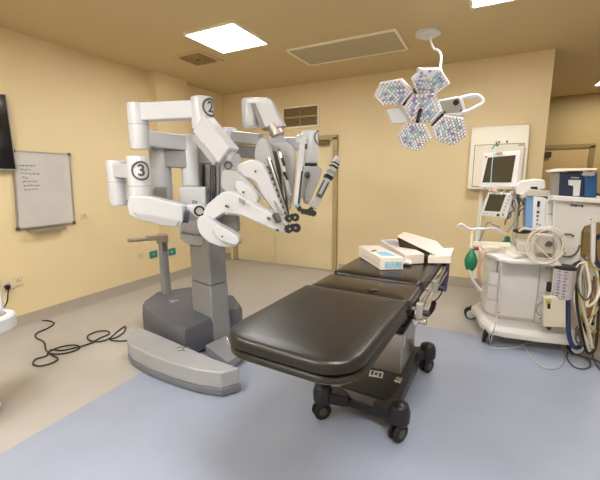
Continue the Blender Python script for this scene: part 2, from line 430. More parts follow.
mb = MB(); mb.obox((c.x-.12, c.y+.06, c.z+.02), (c.x-.2, c.y+.1, c.z+.28), .3, .08); new('display_support', mb, 'white', t, .02)
mb = MB(); mb.cyl((c.x-.05, c.y, .06), (c.x-.05, c.y, c.z-.06), .05); new('post', mb, 'white', t)
mb = MB(); mb.loft([rr(c.x-.1, c.y-.05, .03, .26, .3, .1, rz), rr(c.x-.1, c.y-.05, .08, .22, .26, .1, rz)]); new('base', mb, 'white', t)
for sx in (-1, 1):
    for sy in (-1, 1):
        q = V((c.x-.1+sx*.08, c.y-.05+sy*.1, .03)); mb = MB(); mb.cyl(q-V((0, .012, 0)), q+V((0, .012, 0)), .03); new('castor', mb, 'rubber', t)

# ================================================================== ROBOT
c0 = atz(213, 347)
RB = thing('surgical_robot', (c0.x-.15, c0.y+.1, 0), 'white four-armed surgical robot cart on grey base left of the operating table', 'surgical robot')
# curved front bumper
fp = [(129, 361), (133, 367), (150, 377), (172, 386), (197, 394), (222, 398)]
fr = [atz(x, y) for x, y in fp]; 
away = V((CF.x, CF.y, 0)).normalized()
tp = [atz(x, y, .2) for x, y in [(130, 331), (140, 326), (158, 333), (186, 345), (214, 357), (239, 368)]]
bk = [V((p.x, p.y, 0)) for p in tp]
bk[-1] = atz(241, 392)
bk[0] = atz(129, 352); bk[0].z = 0
def band(z0, z1, grow=0.):
    ctr = sum(fr+bk, V((0, 0, 0)))/12
    ring = fr+bk[::-1]
    def sh(z, g):
        return [V((p.x+(p.x-ctr.x)*g, p.y+(p.y-ctr.y)*g, z)) for p in ring]
    return sh(z0, grow), sh(z1, grow)
mb = MB(); a, b = band(.012, .065, .008); mb.prism(a, None, b); new('rubber_strip', mb, 'robot_s', RB, .008)
mb = MB(); a, b = band(.062, .19, -.004); mb.prism(a, None, b); bp = new('front_bumper', mb, 'robot_b', RB, .016, seg=4)
def logo(c, s, h, m, parent, n_=3):
    mb = MB(); e1 = V((CR.x, CR.y, 0)).normalized(); e2 = V((-e1.y, e1.x, 0))
    for sg in (1, -1):
        pts = []
        for k in range(10):
            a = R(20+k*28); pts.append(c+e1*(sg*s*.45+math.cos(a)*s*.5*sg)+e2*(math.sin(a)*s*.55)+V((0, 0, h)))
        mb.tube(pts, s*.07, 5, 2)
    new('logo', mb, m, parent)
logo(atz(183, 349, .19), .055, .001, 'robot_s', bp)
# base block
T = .28
pp = [(142, 309), (142, 301), (156, 291), (190, 286), (235, 295), (242, 304), (241, 308), (231, 309), (212, 318), (184, 331), (160, 320)]
top = [atz(x, y, T) for x, y in pp]; bot = [V((p.x, p.y, .03)) for p in top]
ct = sum(top, V((0, 0, 0)))/11
mid_ = [V((p.x, p.y, T-.05)) for p in top]; top = [V((p.x+(ct.x-p.x)*.05, p.y+(ct.y-p.y)*.05, T)) for p in top]
mb = MB(); mb.loft([bot, mid_, top]); bs = new('base_block', mb, 'robot_d', RB, .008)
logo(atz(173, 301.5, T), .05, .002, 'robot_g', bs)
# outrigger between bumper and column
mb = MB(); a = atz(213, 350); b = atz(232, 372)
mb.prism([atz(205, 345, .1), atz(228, 362, .1), atz(246, 350, .1), atz(226, 335, .1)], (0, 0, -.07)); new('outrigger', mb, 'robot_m', RB, .01)
mb = MB(); q = atz(236, 352, .05); mb.cyl(q+V((0, 0, -.02)), q+V((.03, .0, -.02)), .03); new('castor', mb, 'rubber', RB)
# column
A, B, C_ = atz(195, 337), atz(213.5, 347), atz(230, 340); D_ = A+C_-B
ctr = (A+C_)/2
def colring(z, s): 
    r = []
    for p, q in ((A, B), (B, C_), (C_, D_), (D_, A)):
        for t in (.05, .5, .95):
            x = p.lerp(q, t); r.append(V((ctr.x+(x.x-ctr.x)*s, ctr.y+(x.y-ctr.y)*s, z)))
    return r
mb = MB(); mb.loft([colring(.03, 1.08), colring(.565, 1.05)]); new('lower_column', mb, 'robot_m', RB, .006)
mb = MB(); mb.loft([colring(.575, 1.02), colring(1.02, 1.0)]); new('upper_column', mb, 'robot_m', RB, .006)
mb = MB(); mb.loft([colring(.56, .95), colring(.58, .95)]); new('column_seam', mb, 'dgrey', RB)
# push handle post
q = atz(166.5, 293, .28)
mb = MB(); zt = zfor(q, 240); mb.lathe(V((q.x, q.y, .2)), (0, 0, 1), [(0, .052), (.08, .052), (zt-.26, .045), (zt-.2, .045)]); ph = new('handle_post', mb, 'robot_m', RB)
zt2 = zfor(q, 235)
mb = MB(); mb.lathe(V((q.x, q.y, zt-.035)), (0, 0, 1), [(0, .05), (.01, .058), (zt2-zt+.03, .06), (zt2-zt+.045, .05)]); new('post_head', mb, 'pedal', RB)
h0 = V((q.x, q.y, zt2-.02)); h1 = atd(128, 240.5, (h0-CAM).dot(CF)-.25)
e1 = (h1-h0)
mb = MB(); mb.tube([h0, h0+e1*.3+V((0, 0, 0)), h0+e1*.62+V((0, 0, -.005)), h1], .02, 10); mb.obox(h0, h0+e1*.45, .07, .05); new('push_handle', mb, 'pedal', RB, .004)
mb = MB(); q2 = q+(CAM-q).normalized()*.05; mb.box((q2.x+.03, q2.y, zt-.06), (.05, .03, .1), YAW); new('latch', mb, 'dgrey', RB, .01)

# --- helpers for the arms
def vcyl(mb, cx, y0, y1, wpx, D, r=None, cap=True):
    p = atd(cx, (y0+y1)/2, D); r = r or wpx*D/FPX/2
    d = (p-CAM); d.z = 0; d.normalize()
    zt_, zb = zfor(p-d*r, y0), zfor(p-d*r, y1)
    mb.lathe(V((p.x, p.y, zb)), (0, 0, 1), [(0, r*.93), (.006, r), (zt_-zb-.012, r), (zt_-zb-.003, r*.95), (zt_-zb, r*.86)], 36)
    return V((p.x, p.y, (zt_+zb)/2)), r, zb, zt_
def plate(mb, pts, D, th, yaw=0., tilt=0., smooth=0):
    """outline on an upright plane at distance D, thickened away from the viewer"""
    cx = sum(p[0] for p in pts)/len(pts); cy = sum(p[1] for p in pts)/len(pts)
    p0 = atd(cx, cy, D); n = V((CF.x, CF.y, 0)).normalized()
    n = Matrix.Rotation(yaw, 3, 'Z') @ n
    if tilt: n = Matrix.Rotation(tilt, 3, n.cross(V((0, 0, 1)))) @ n
    P = [pln(x, y, p0, n) for x, y in pts]
    if smooth: P = crom(P, smooth, True)
    mb.prism(P, n*th); return P, n
def label_on_cyl(ch, c, r, zc, ang, size, parent, ringr):
    """c axis point, ang = direction angle (world) the label faces"""
    def wrap(v, off=.0015):
        a = ang+v.x/r; return V((c.x+(r+off+v.z)*math.cos(a), c.y+(r+off+v.z)*math.sin(a), zc+v.y))
    mb = textmesh(ch, size, lambda v: wrap(v), .0008)
    new('number', mb, 'ring', parent)
    mb = MB(); n = 40; rings = []
    for i in range(n):
        a = 2*math.pi*i/n; u = V((math.cos(a), math.sin(a), 0))
        rings.append([wrap(V((u.x*q, u.y*q, z))) for q, z in ((ringr*.79, 0), (ringr, 0), (ringr, .0015), (ringr*.79, .0015))])
    mb.loft(rings, closed=True); new('number_ring', mb, 'ring', parent)
def facing(p, px=0.):      # angle from p towards the camera
    d = CAM-p; return math.atan2(d.y, d.x)+px

# --- tower behind the arms
mb = MB(); P, n = plate(mb, [(197, 130), (224, 131), (223, 246), (198, 246)], 3.28, .2); tw = new('tower', mb, 'robot_g', RB, .01)
for x0_, x1_, m_ in ((202, 204, 'black'), (206, 210, 'robot_m'), (212, 215, 'dgrey'), (217, 219, 'robot_m')):
    mb = MB(); plate(mb, [(x0_, 165), (x1_, 165), (x1_, 222), (x0_, 222)], 3.26, .03); new('rail', mb, m_, tw)
mb = MB(); plate(mb, [(198, 132), (222, 137), (222, 163), (199, 164)], 3.2, .08); new('tower_cap', mb, 'robot_g', tw, .008)
# lower housing round the tower
mb = MB(); plate(mb, [(179, 187), (206, 187), (207, 240), (192, 241), (179, 236)], 3.08, .22, R(10)); hs = new('shoulder_housing', mb, 'robot', RB, .02)
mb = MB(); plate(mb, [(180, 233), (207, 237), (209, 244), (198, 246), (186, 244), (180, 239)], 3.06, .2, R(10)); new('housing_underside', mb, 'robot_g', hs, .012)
mb = MB(); plate(mb, [(186, 238), (208, 240), (206, 247), (190, 246)], 3.1, .15); new('column_collar', mb, 'dgrey', hs, .006)
mb = MB(); plate(mb, [(192, 200), (197, 201), (197, 212), (192, 211)], 3.06, .02); new('access_panel', mb, 'grey', hs, .002)

def arm(label_=None):
    o = bpy.data.objects.new('robot_arm', None); COL.objects.link(o); o.parent = RB; o.location = (0, 0, 0); ORG[o.name] = ORG[RB.name].copy()
    return o
def link(name, a, b, w_, h, m_, parent, bev=.012, **k):
    mb = MB(); mb.obox(a, b, w_, h, **k); return new(name, mb, m_, parent, bev)

# ---------- arm 2 (upper left)
a2 = arm(); a2['label'] = 'upper left arm marked 2'
mb = MB(); c1, r1, zb, zt_ = vcyl(mb, 139, 101.5, 149, 19.8, 2.85); j = new('elbow_joint', mb, 'robot', a2)
mb = MB(); mb.cyl((c1.x, c1.y, zfor(c1, 125)-.002), (c1.x, c1.y, zfor(c1, 125)+.002), r1*1.01); new('joint_seam', mb, 'grey', a2)
mb = MB(); c2, r2, zb2, zt2_ = vcyl(mb, 202.5, 95, 128, 22.5, 2.8); j2 = new('wrist_joint', mb, 'robot', a2)
za = zfor(c1, 113); zc = zfor(c2, 110)
link('upper_link', (c1.x, c1.y, za), (c2.x, c2.y, zc), .12, 17*2.85/FPX, 'robot', a2)
label_on_cyl('2', c2, r2, zfor(c2, 108)-.005, facing(c2)+.78, .115, a2, .07)
# lower link back to the tower
mb = MB(); c3, r3, zb3, zt3 = vcyl(mb, 189.5, 134, 186, 16.5, 3.12); new('shoulder_joint', mb, 'robot', a2)
link('lower_link', (c1.x, c1.y, zfor(c1, 138)), (c3.x, c3.y, zfor(c3, 144)), .12, 15*3/FPX, 'robot_g', a2)  # grey tone stands in for the shade on this rear link
mb = MB(); mb.obox(atd(203, 124, 2.78), atd(229, 156, 2.72), .13, 21*2.75/FPX, up=V((0, 0, 1))); new('forearm', mb, 'robot', a2, .015)
mb = MB(); mb.obox(atd(213, 138, 2.77), atd(213.8, 139, 2.77), .132, 21.3*2.75/FPX, up=V((0, 0, 1))); new('forearm_seam', mb, 'robot_g', a2)
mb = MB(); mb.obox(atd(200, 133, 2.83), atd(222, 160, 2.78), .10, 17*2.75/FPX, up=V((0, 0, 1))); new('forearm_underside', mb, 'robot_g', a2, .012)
mb = MB(); mb.cyl(atd(226, 156, 2.78), atd(236, 160, 2.7), .055, .05); mb.cyl(atd(236, 153, 2.74), atd(229, 164, 2.74), .03); new('pivot', mb, 'robot_g', a2, .004)
mb = MB(); mb.ringz(atd(228.5, 165.5, 2.69), -CF, .026, .010, .02); new('pivot_ring', mb, 'dgrey', a2)

# ---------- arm 3 (lower left)
a3 = arm(); a3['label'] = 'lower left arm marked 3'
mb = MB(); c1, r1, *_ = vcyl(mb, 117.5, 160, 206, 17.5, 2.95); new('elbow_joint', mb, 'robot', a3)
mb = MB(); mb.cyl((c1.x, c1.y, zfor(c1, 182)-.002), (c1.x, c1.y, zfor(c1, 182)+.002), r1*1.01); new('joint_seam', mb, 'grey', a3)
mb = MB(); c2, r2, zb2, zt2_ = vcyl(mb, 139.5, 155.5, 210, 20.5, 2.7); new('wrist_joint', mb, 'robot', a3)
mb = MB(); mb.cyl((c2.x, c2.y, zfor(c2, 186)-.002), (c2.x, c2.y, zfor(c2, 186)+.002), r2*1.01); new('joint_seam', mb, 'grey', a3)
link('upper_link', (c1.x, c1.y, zfor(c1, 170)), (c2.x, c2.y, zfor(c2, 172)), .10, .11, 'robot', a3)
label_on_cyl('3', c2, r2, zfor(c2, 171), facing(c2)+.26, .118, a3, .071)
mb = MB(); c4, r4, *_ = vcyl(mb, 161, 142, 204, 20, 3.1); new('shoulder_joint', mb, 'robot_g', a3)
mb = MB(); plate(mb, [(154, 187), (166, 187), (166, 202), (154, 200)], 3.0, .02); new('access_panel', mb, 'grey', a3, .003)
link('lower_link', (c4.x, c4.y, zfor(c4, 158)), (c3.x, c3.y, zfor(c3, 160)), .14, .15, 'robot_m', a3)
link('rear_link', (c1.x, c1.y, zfor(c1, 195)), (c4.x, c4.y, zfor(c4, 192)), .10, .10, 'robot', a3)
mb = MB(); plate(mb, [(127, 204), (129, 196), (150, 197), (183, 206), (183, 220), (180, 226.5), (168, 226.5), (136, 219), (129, 215)], 2.66, .17, R(8)); fa = new('forearm', mb, 'robot', a3, .012)
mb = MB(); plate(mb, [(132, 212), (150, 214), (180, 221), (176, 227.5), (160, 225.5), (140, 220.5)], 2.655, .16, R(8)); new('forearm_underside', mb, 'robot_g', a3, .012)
mb = MB(); plate(mb, [(149.6, 197.5), (150.3, 197.5), (150.3, 222), (149.6, 222)], 2.655, .01, R(8)); new('forearm_seam', mb, 'robot_g', a3)
mb = MB(); mb.cyl(atd(181, 216, 2.78), atd(189, 217, 2.8), .05); mb.b.verts.ensure_lookup_table(); new('pivot', mb, 'dgrey', a3, .004)
mb = MB(); plate(mb, [(185, 205), (194, 205), (194, 222), (185, 221)], 2.82, .14); new('pivot_housing', mb, 'robot', a3, .02)
mb = MB(); mb.cyl(atd(203, 210, 2.86), atd(199, 211, 2.72), .052); new('arm_pivot', mb, 'robot', a3, .006)
mb = MB(); mb.ringz(atd(199.5, 211, 2.71), atd(199.5, 211, 2.6)-atd(203, 210.5, 2.9), .034, .014, .012); new('pivot_ring', mb, 'black', a3)
mb = MB(); plate(mb, [(202, 213), (207, 204), (215, 197), (222, 192), (228, 190.5), (236, 193), (250, 202), (272, 214), (284, 222), (288, 228), (287, 233), (281, 233.5), (262, 225), (240, 215.5), (229, 213.5), (223, 213.5), (213, 220), (206, 221)], 2.6, .10, R(-14)); b3 = new('instrument_boom', mb, 'robot', a3, .014)
mb = MB(); plate(mb, [(238.5, 197.5), (244, 200.5), (244, 205), (238.5, 202)], 2.53, .02, R(-14)); new('boom_window', mb, 'grey', a3, .002)
for x_, y_ in ((226, 206), (268, 218), (277, 230)):
    mb = MB(); q = atd(x_, y_, 2.55 if x_ < 240 else 2.45); mb.cyl(q, q+CF*.1, .009); new('bolt', mb, 'dgrey', a3)
mb = MB(); plate(mb, [(196.5, 222), (199, 217), (204, 215.5), (210, 219), (218, 224), (232, 232), (239, 238), (239, 244), (234, 247), (221, 247), (208, 242), (199, 233)], 2.62, .09, R(-5), smooth=4); new('arm_cover', mb, 'robot', a3, .016)
mb = MB(); plate(mb, [(213, 230), (217, 226), (224, 228), (234, 234), (239, 239), (237.5, 244), (232, 245), (218, 239)], 2.575, .08, R(-5), smooth=4); new('cover_boss', mb, 'robot', a3, .012)
mb = MB(); q = atd(222, 236.5, 2.57); mb.cyl(q, q+CF*.05, .007); new('bolt', mb, 'dgrey', a3)
mb = MB(); plate(mb, [(215, 221), (224, 214), (238, 216), (239, 232), (226, 230)], 2.78, .08); new('boom_root', mb, 'robot_m', a3, .012)

# ---------- instrument arm of arm 2
mb = MB(); plate(mb, [(224, 173), (234, 164.5), (251, 159.5), (257, 160.5), (262, 164), (268, 175), (279, 201), (288, 222), (288, 230), (282, 230), (270, 211), (259, 190), (256, 183), (250, 178.5), (240, 177.5), (233, 184)], 2.72, .10, R(-12)); new('instrument_boom', mb, 'robot', a2, .014)
mb = MB(); plate(mb, [(221, 176), (223, 170.5), (230, 169), (238, 172), (250, 183), (258, 192), (258, 200), (253, 204), (242, 200), (226, 192), (221, 186)], 2.70, .09, R(-8), smooth=4); new('arm_cover', mb, 'robot_g', a2, .014)
mb = MB(); plate(mb, [(234, 184), (239, 181), (247, 184), (257, 195), (257, 202), (251, 203), (240, 196)], 2.66, .07, R(-8), smooth=4); new('cover_boss', mb, 'robot', a2, .012)
for x_, y_, d_ in ((255, 171, 2.68), (243, 192, 2.64), (268, 214, 2.6)):
    mb = MB(); q = atd(x_, y_, d_); mb.cyl(q, q+CF*.08, .007); new('bolt', mb, 'dgrey', a2)

# ---------- camera arm (middle)
a4 = arm(); a4['label'] = 'middle camera arm with slanted top box'
mb = MB(); c5, r5, *_ = vcyl(mb, 229.5, 127, 166, 15.5, 3.35); new('shoulder_joint', mb, 'robot', a4)
mb = MB(); c6, r6, *_ = vcyl(mb, 250, 97.5, 126, 16, 3.1); new('elbow_joint', mb, 'robot', a4)
mb = MB(); plate(mb, [(246, 97.5), (266, 96.5), (271, 99), (275, 108), (283, 124), (281, 127), (264, 128), (257, 112), (254, 104), (246, 104)], 3.0, .13, R(-12)); new('forearm', mb, 'robot', a4, .016)
mb = MB(); plate(mb, [(251, 104), (255, 104), (265, 128), (261, 130)], 3.01, .12, R(-12)); new('forearm_underside', mb, 'grey', a4, .006)
mb = MB(); mb.cyl(atd(272, 125, 3.05), atd(276, 132, 3.05), .055, .05); mb.cyl(atd(276, 131, 3.05), atd(278, 136, 3.05), .062); new('steel_joint', mb, 'steel', a4, .004)
link('lower_link', (c5.x, c5.y, zfor(c5, 136)), atd(262, 140, 3.2), .10, .10, 'robot_g', a4)
link('rear_link', (c5.x, c5.y, zfor(c5, 151)), atd(258, 153, 3.3), .10, .11, 'robot_m', a4)
mb = MB(); plate(mb, [(266, 140), (271, 133), (281, 134), (286, 140), (284, 146), (268, 146)], 3.04, .1); new('arm_pivot', mb, 'robot_g', a4, .012)
mb = MB(); plate(mb, [(268, 143), (276, 141), (288, 142), (293.5, 146), (295.5, 155), (294, 178), (291.5, 202), (289, 211), (285.5, 212), (282.5, 205), (277, 182), (271, 160)], 2.98, .1, R(-6)); new('instrument_boom', mb, 'robot_g', a4, .014)
mb = MB(); plate(mb, [(254.5, 152), (257, 142), (262, 137.5), (266.5, 141), (270, 152), (276, 178), (284, 208), (287, 222), (283, 222), (272, 200), (260, 172), (255, 162)], 2.86, .06, R(-20), smooth=3); new('arm_cover', mb, 'robot_g', a4, .012)
mb = MB(); plate(mb, [(271.5, 150), (276, 152), (283, 178), (286, 202), (284, 204), (277, 182)], 2.95, .04, R(-6)); new('slot', mb, 'ventd', a4, .002)
def stick(parts, parent):
    for (a, b, w_, m_, nm) in parts:
        mb = MB(); mb.obox(atd(*a), atd(*b), w_, w_*.8); new(nm, mb, m_, parent, .002)
stick([((268, 158, 2.8), (287, 216, 2.75), .024, 'steel', 'instrument_rail'), ((271, 160, 2.78), (289, 214, 2.73), .010, 'black', 'rail_edge'),
       ((264, 163, 2.79), (281, 212, 2.75), .010, 'chrome', 'rail_edge')], a2)
stick([((279, 152, 2.9), (290, 196, 2.86), .028, 'robot', 'instrument_rail'), ((282, 158, 2.88), (284.5, 166, 2.88), .018, 'black', 'connector'), ((284, 172, 2.87), (287, 180, 2.87), .022, 'black', 'connector'),
       ((276, 182, 2.88), (280, 190, 2.86), .022, 'dgrey', 'connector'), ((286, 196, 2.86), (287, 208, 2.86), .012, 'dgrey', 'connector')], a4)
stick([((254, 186, 2.6), (285, 226, 2.5), .012, 'chrome', 'instrument_rail'), ((275, 214, 2.52), (279, 222, 2.5), .04, 'dgrey', 'clutch_button')], a3)
stick([((279, 148, 2.93), (287, 222, 2.8), .014, 'chrome', 'instrument_rod'), ((284, 150, 2.9), (290, 208, 2.85), .010, 'chrome', 'instrument_rod'), ((276, 168, 2.9), (278, 174, 2.9), .02, 'black', 'connector')], a4)
stick([((262, 176, 2.78), (286, 224, 2.66), .010, 'chrome', 'instrument_rod'), ((274, 190, 2.74), (277, 198, 2.73), .02, 'dgrey', 'connector'), ((265, 172, 2.8), (268, 178, 2.8), .014, 'dgrey', 'connector')], a2)
# rows of screws and clips on the instrument rails
mb = MB()
for k in range(9):
    t_ = k/8; q = atd(268+17*t_, 166+46*t_, 2.74-.02*t_); mb.obox(q, q+V((.002, 0, -.018)), .014, .012)
new('clips', mb, 'dgrey', a2)
# instrument tips
def grip(x, y, D, s, parent):
    mb = MB()
    for dx, dy, r in ((-4, 1, .034), (0.6, -1, .026), (4, 0, .036)):
        q = atd(x+dx*s, y+dy*s, D); mb.cyl(q-CF*.03+CU*.0, q+CF*.03, r*s, n=8)
    mb.obox(atd(x-4*s, y+3*s, D), atd(x+4*s, y-2*s, D), .03*s, .03*s)
    g = new('instrument_grip', mb, 'black', parent, .003)
    mb = MB(); q = atd(x+3, y, D-.035); mb.cyl(q, q+CF*.01, .009); mb.cyl(atd(x-2.5, y+1, D-.035), atd(x-2.5, y+1, D-.02), .008); new('grip_screw', mb, 'grey', g)
grip(292, 217.5, 2.62, .85, a2); grip(292.5, 228, 2.55, .95, a3)

# ---------- arm 1 (right)
a1 = arm(); a1['label'] = 'right hand arm in front of the doors marked 1'
mb = MB(); c7, r7, *_ = vcyl(mb, 310, 130, 163, 17, 3.1); new('wrist_joint', mb, 'robot', a1)
label_on_cyl('1', c7, r7, zfor(c7, 138), facing(c7)+1.3, .09, a1, .062)
link('upper_link', atd(284, 144, 3.25), (c7.x, c7.y, zfor(c7, 144)), .1, 13*3.1/FPX, 'robot', a1)
mb = MB(); c8, *_ = vcyl(mb, 311, 163, 166.5, 13, 3.08); new('joint_band', mb, 'black', a1)
mb = MB(); plate(mb, [(303, 166), (319, 166), (323, 170), (318, 184), (311, 200), (308, 205), (305, 203), (304, 190), (300, 180)], 3.05, .1, R(10)); new('instrument_boom', mb, 'robot_g', a1, .014)
mb = MB(); plate(mb, [(303, 172), (309, 174), (307, 186), (304, 199), (300, 197)], 3.0, .06, R(10)); new('arm_cover', mb, 'grey', a1, .01)
mb = MB(); q = atd(307.5, 175, 2.98); mb.ball(q, .024, (1, 1, 1.2)); new('knob', mb, 'dgrey', a1)
mb = MB(); q = atd(307, 201.5, 3.02); mb.cyl(q, q+CF*.05, .012); new('bolt', mb, 'grey', a1)
stick([((303.5, 136, 2.9), (297.5, 206, 2.84), .045, 'robot', 'instrument_rail'), ((302.8, 166, 2.86), (298.5, 204, 2.8), .014, 'black', 'rail_edge'), ((306.2, 144, 2.87), (306, 149, 2.87), .016, 'black', 'connector')], a1)
mb = MB(); q = atd(304.5, 136, 2.9); mb.lathe(q-V((0, 0, .03)), (0, 0, 1), [(0, .03), (.04, .03), (.052, .02)]); mb.lathe(q-CR*.04-V((0, 0, .05)), (0, 0, 1), [(0, .026), (.05, .026), (.06, .016)]); new('rail_cap', mb, 'robot', a1)
mb = MB(); q = atd(297.5, 206, 2.76); mb.ball(q, .018); new('tip_light', mb, 'stripe', a1)
mb = MB()
for x_, y_, r_ in ((299.5, 209, .02), (303, 211.5, .022), (306, 212, .022), (310, 212, .03), (313.5, 213.5, .024), (311, 209.8, .02)):
    q = atd(x_, y_, 2.78); mb.cyl(q-CF*.03, q+CF*.03, r_, n=8)
g = new('instrument_grip', mb, 'black', a1, .003)
# fourth instrument carriage, slanting up to the right
def al(t_): return (313+ (337-313)*t_, 208+(160-208)*t_, 2.78)
mb = MB(); mb.obox(atd(*al(0)), atd(*al(1)), .05, .05); ic = new('instrument_carriage', mb, 'robot_g', a1, .008)
mb = MB(); mb.obox(atd(*al(.97)), atd(*al(1.06)), .04, .05); new('carriage_tip', mb, 'robot', ic, .008)
for t0, t1, m_, w_ in ((.84, .88, 'black', .056), (.91, .94, 'black', .054), (.60, .68, 'black', .056), (.72, .78, 'grey', .054)):
    mb = MB(); mb.obox(atd(*al(t0)), atd(*al(t1)), w_, w_+.002); new('carriage_clamp', mb, m_, ic, .003)
def al2(t_, off): x_, y_, d_ = al(t_); return atd(x_+off*.9, y_+off*.45, 2.75)
for off in (-2.4, 2.4):
    mb = MB(); mb.obox(al2(.24, off), al2(.56, off), .008, .01); new('slot_edge', mb, 'dgrey', ic)
mb = MB(); mb.obox(al2(.24, -2.4), al2(.24, 2.4), .008, .01); new('slot_edge', mb, 'dgrey', ic)
mb = MB(); q = al2(.27, 0); mb.cyl(q, q+CF*.02, .01); new('bolt', mb, 'black', ic)

# ================================================================== OPERATING TABLE
TD = V((.05, 1, 0)).normalized(); TS = V((TD.y, -TD.x, 0))      # along, across (to the right)
TO = V((-.618, 1.0, 0))
def tp_(s, a, z): return TO+TS*s+TD*a+V((0, 0, z))
OT = thing('operating_table', tp_(0, 1.25, 0), 'black padded operating table on wheeled base in the middle of the room', 'operating table')
HW = .29; ZT = .90
def pad(a0, a1, z0, z1, rfoot=0., rhead=0., inset=0., crown=.006):
    """rounded cushion outline rings lofted with soft edges"""
    def outline(g, z):
        hw = HW-inset-g; b0, b1 = a0+inset+g, a1-inset-g; out = []
        def corner(cx, cy, r, d0):
            for k in range(9):
                a = R(d0+90*k/8); out.append((cx+r*math.cos(a), cy+r*math.sin(a)))
        rf, rh = max(rfoot-g-inset, .012), max(rhead-g-inset, .012)
        corner(hw-rh, b1-rh, rh, 0); corner(-hw+rh, b1-rh, rh, 90); corner(-hw+rf, b0+rf, rf, 180); corner(hw-rf, b0+rf, rf, 270)
        return [tp_(x, y, z) for x, y in out]
    h = z1-z0
    mb = MB(); mb.loft([outline(.01, z0), outline(0, z0+.01), outline(0, z1-.022), outline(.003, z1-.012), outline(.01, z1-.004), outline(.022, z1), outline(.08, z1+crown*.6), outline(.14, z1+crown)])
    return mb
new('foot_cushion', pad(0, .755, ZT-.056, ZT-.004, .14, .03), 'leather', OT)
new('foot_plate', pad(.008, .75, ZT-.094, ZT-.060, .14, .03, -.002, crown=0), 'moulded', OT)
mb = MB(); mb.loft([[tp_(x, y, ZT-.058+z*.003) for x, y in [(HW*math.copysign(1, c)*.96, q) for c, q in ((1, .76), (-1, .76), (-1, .16), (1, .16))]] for z in (-1, 1)]); new('seam', mb, 'black', OT)
new('middle_cushion', pad(.77, 1.085, ZT-.07, ZT-.02, .03, .04), 'leather2', OT)
new('back_cushion', pad(1.10, 1.98, ZT-.07, ZT-.012, .04, .05), 'leather2', OT)
new('back_plate', pad(.79, 1.96, ZT-.10, ZT-.072, .03, .03, .01, crown=0), 'moulded', OT)
for a in (1.25,):
    pass
mb = MB()   # zip-like piping between cushions
mb.tube([tp_(-HW*.95, .763, ZT-.03), tp_(0, .763, ZT-.024), tp_(HW*.95, .763, ZT-.03)], .006); new('piping', mb, 'black', OT); mb = MB(); mb.tube([tp_(-HW*.95, 1.092, ZT-.035), tp_(0, 1.092, ZT-.03), tp_(HW*.95, 1.092, ZT-.035)], .006)
new('piping', mb, 'black', OT)
mb = MB(); mb.tube([tp_(.04, .86, ZT-.018), tp_(.07, .83, ZT-.012), tp_(.10, .86, ZT-.018)], .008); new('pull_tab', mb, 'black', OT)
# steel side rails with clamps
for sd in (1, -1):
    for a0, a1 in ((.1, .74), (.82, 1.32), (1.38, 1.92)) if sd == -1 else ((.82, 1.3), (1.36, 1.92)):
        mb = MB(); mb.obox(tp_(sd*(HW+.022), a0, ZT-.09), tp_(sd*(HW+.022), a1, ZT-.09), .01, .028); rl = new('side_rail', mb, 'chrome', OT, .002)
        for q in (a0+.06, a1-.06):
            mb = MB(); mb.cyl(tp_(sd*(HW-.01), q, ZT-.09), tp_(sd*(HW+.018), q, ZT-.09), .01); new('rail_spacer', mb, 'steel', rl)
mb = MB(); mb.obox(tp_(HW+.03, .98, ZT-.135), tp_(HW+.03, 1.86, ZT-.125), .012, .022); new('lower_rail', mb, 'chrome', OT, .002)
for a in (.86, 1.33):
    mb = MB(); mb.obox(tp_(HW+.035, a, ZT-.05), tp_(HW+.035, a, ZT-.13), .035, .04); cl = new('rail_clamp', mb, 'steel', OT, .004)
    mb = MB(); mb.cyl(tp_(HW+.05, a, ZT-.1), tp_(HW+.085, a, ZT-.1), .016); new('clamp_knob', mb, 'black', cl, .002)
mb = MB(); mb.obox(tp_(HW+.03, .80, ZT-.14), tp_(HW+.03, 1.25, ZT-.10), .02, .03); mb.obox(tp_(HW+.04, .9, ZT-.16), tp_(HW+.01, 1.12, ZT-.19), .03, .03); mb.cyl(tp_(HW+.0, .88, ZT-.15), tp_(HW+.07, .88, ZT-.15), .022); new('tilt_linkage', mb, 'chrome', OT, .003)
mb = MB(); mb.box(tp_(0, 1.2, ZT-.14), (.36, .9, .08), -math.atan2(TD.x, TD.y)); new('chassis', mb, 'black', OT, .01)
# joint block, bellows and column
def tbox(s0, s1, a0, a1, z0, z1, taper=0.):
    mb = MB(); mb.prism([tp_(s0, a0, z0), tp_(s1, a0, z0), tp_(s1, a1, z0), tp_(s0, a1, z0)], None, [tp_(s0+taper, a0+taper, z1), tp_(s1-taper, a0+taper, z1), tp_(s1-taper, a1-taper, z1), tp_(s0+taper, a1-taper, z1)]); return mb
new('saddle', tbox(-.13, .17, 1.22, 1.62, ZT-.24, ZT-.12), 'black', OT, .015)
for k in range(7): new('bellows_fold', tbox(-.115-.012*(k % 2), .15+.012*(k % 2), 1.28-.012*(k % 2), 1.70+.012*(k % 2), .46+k*.032, .49+k*.032), 'rubber', OT, .006)
new('column_cover', tbox(-.115, .145, 1.28, 1.70, .16, .46), 'steel', OT, .01)
mb = MB(); mb.obox(tp_(.1465, 1.34, .35), tp_(.1465, 1.34, .44), .05, .002, up=TS); new('label_plate', mb, 'white', OT)
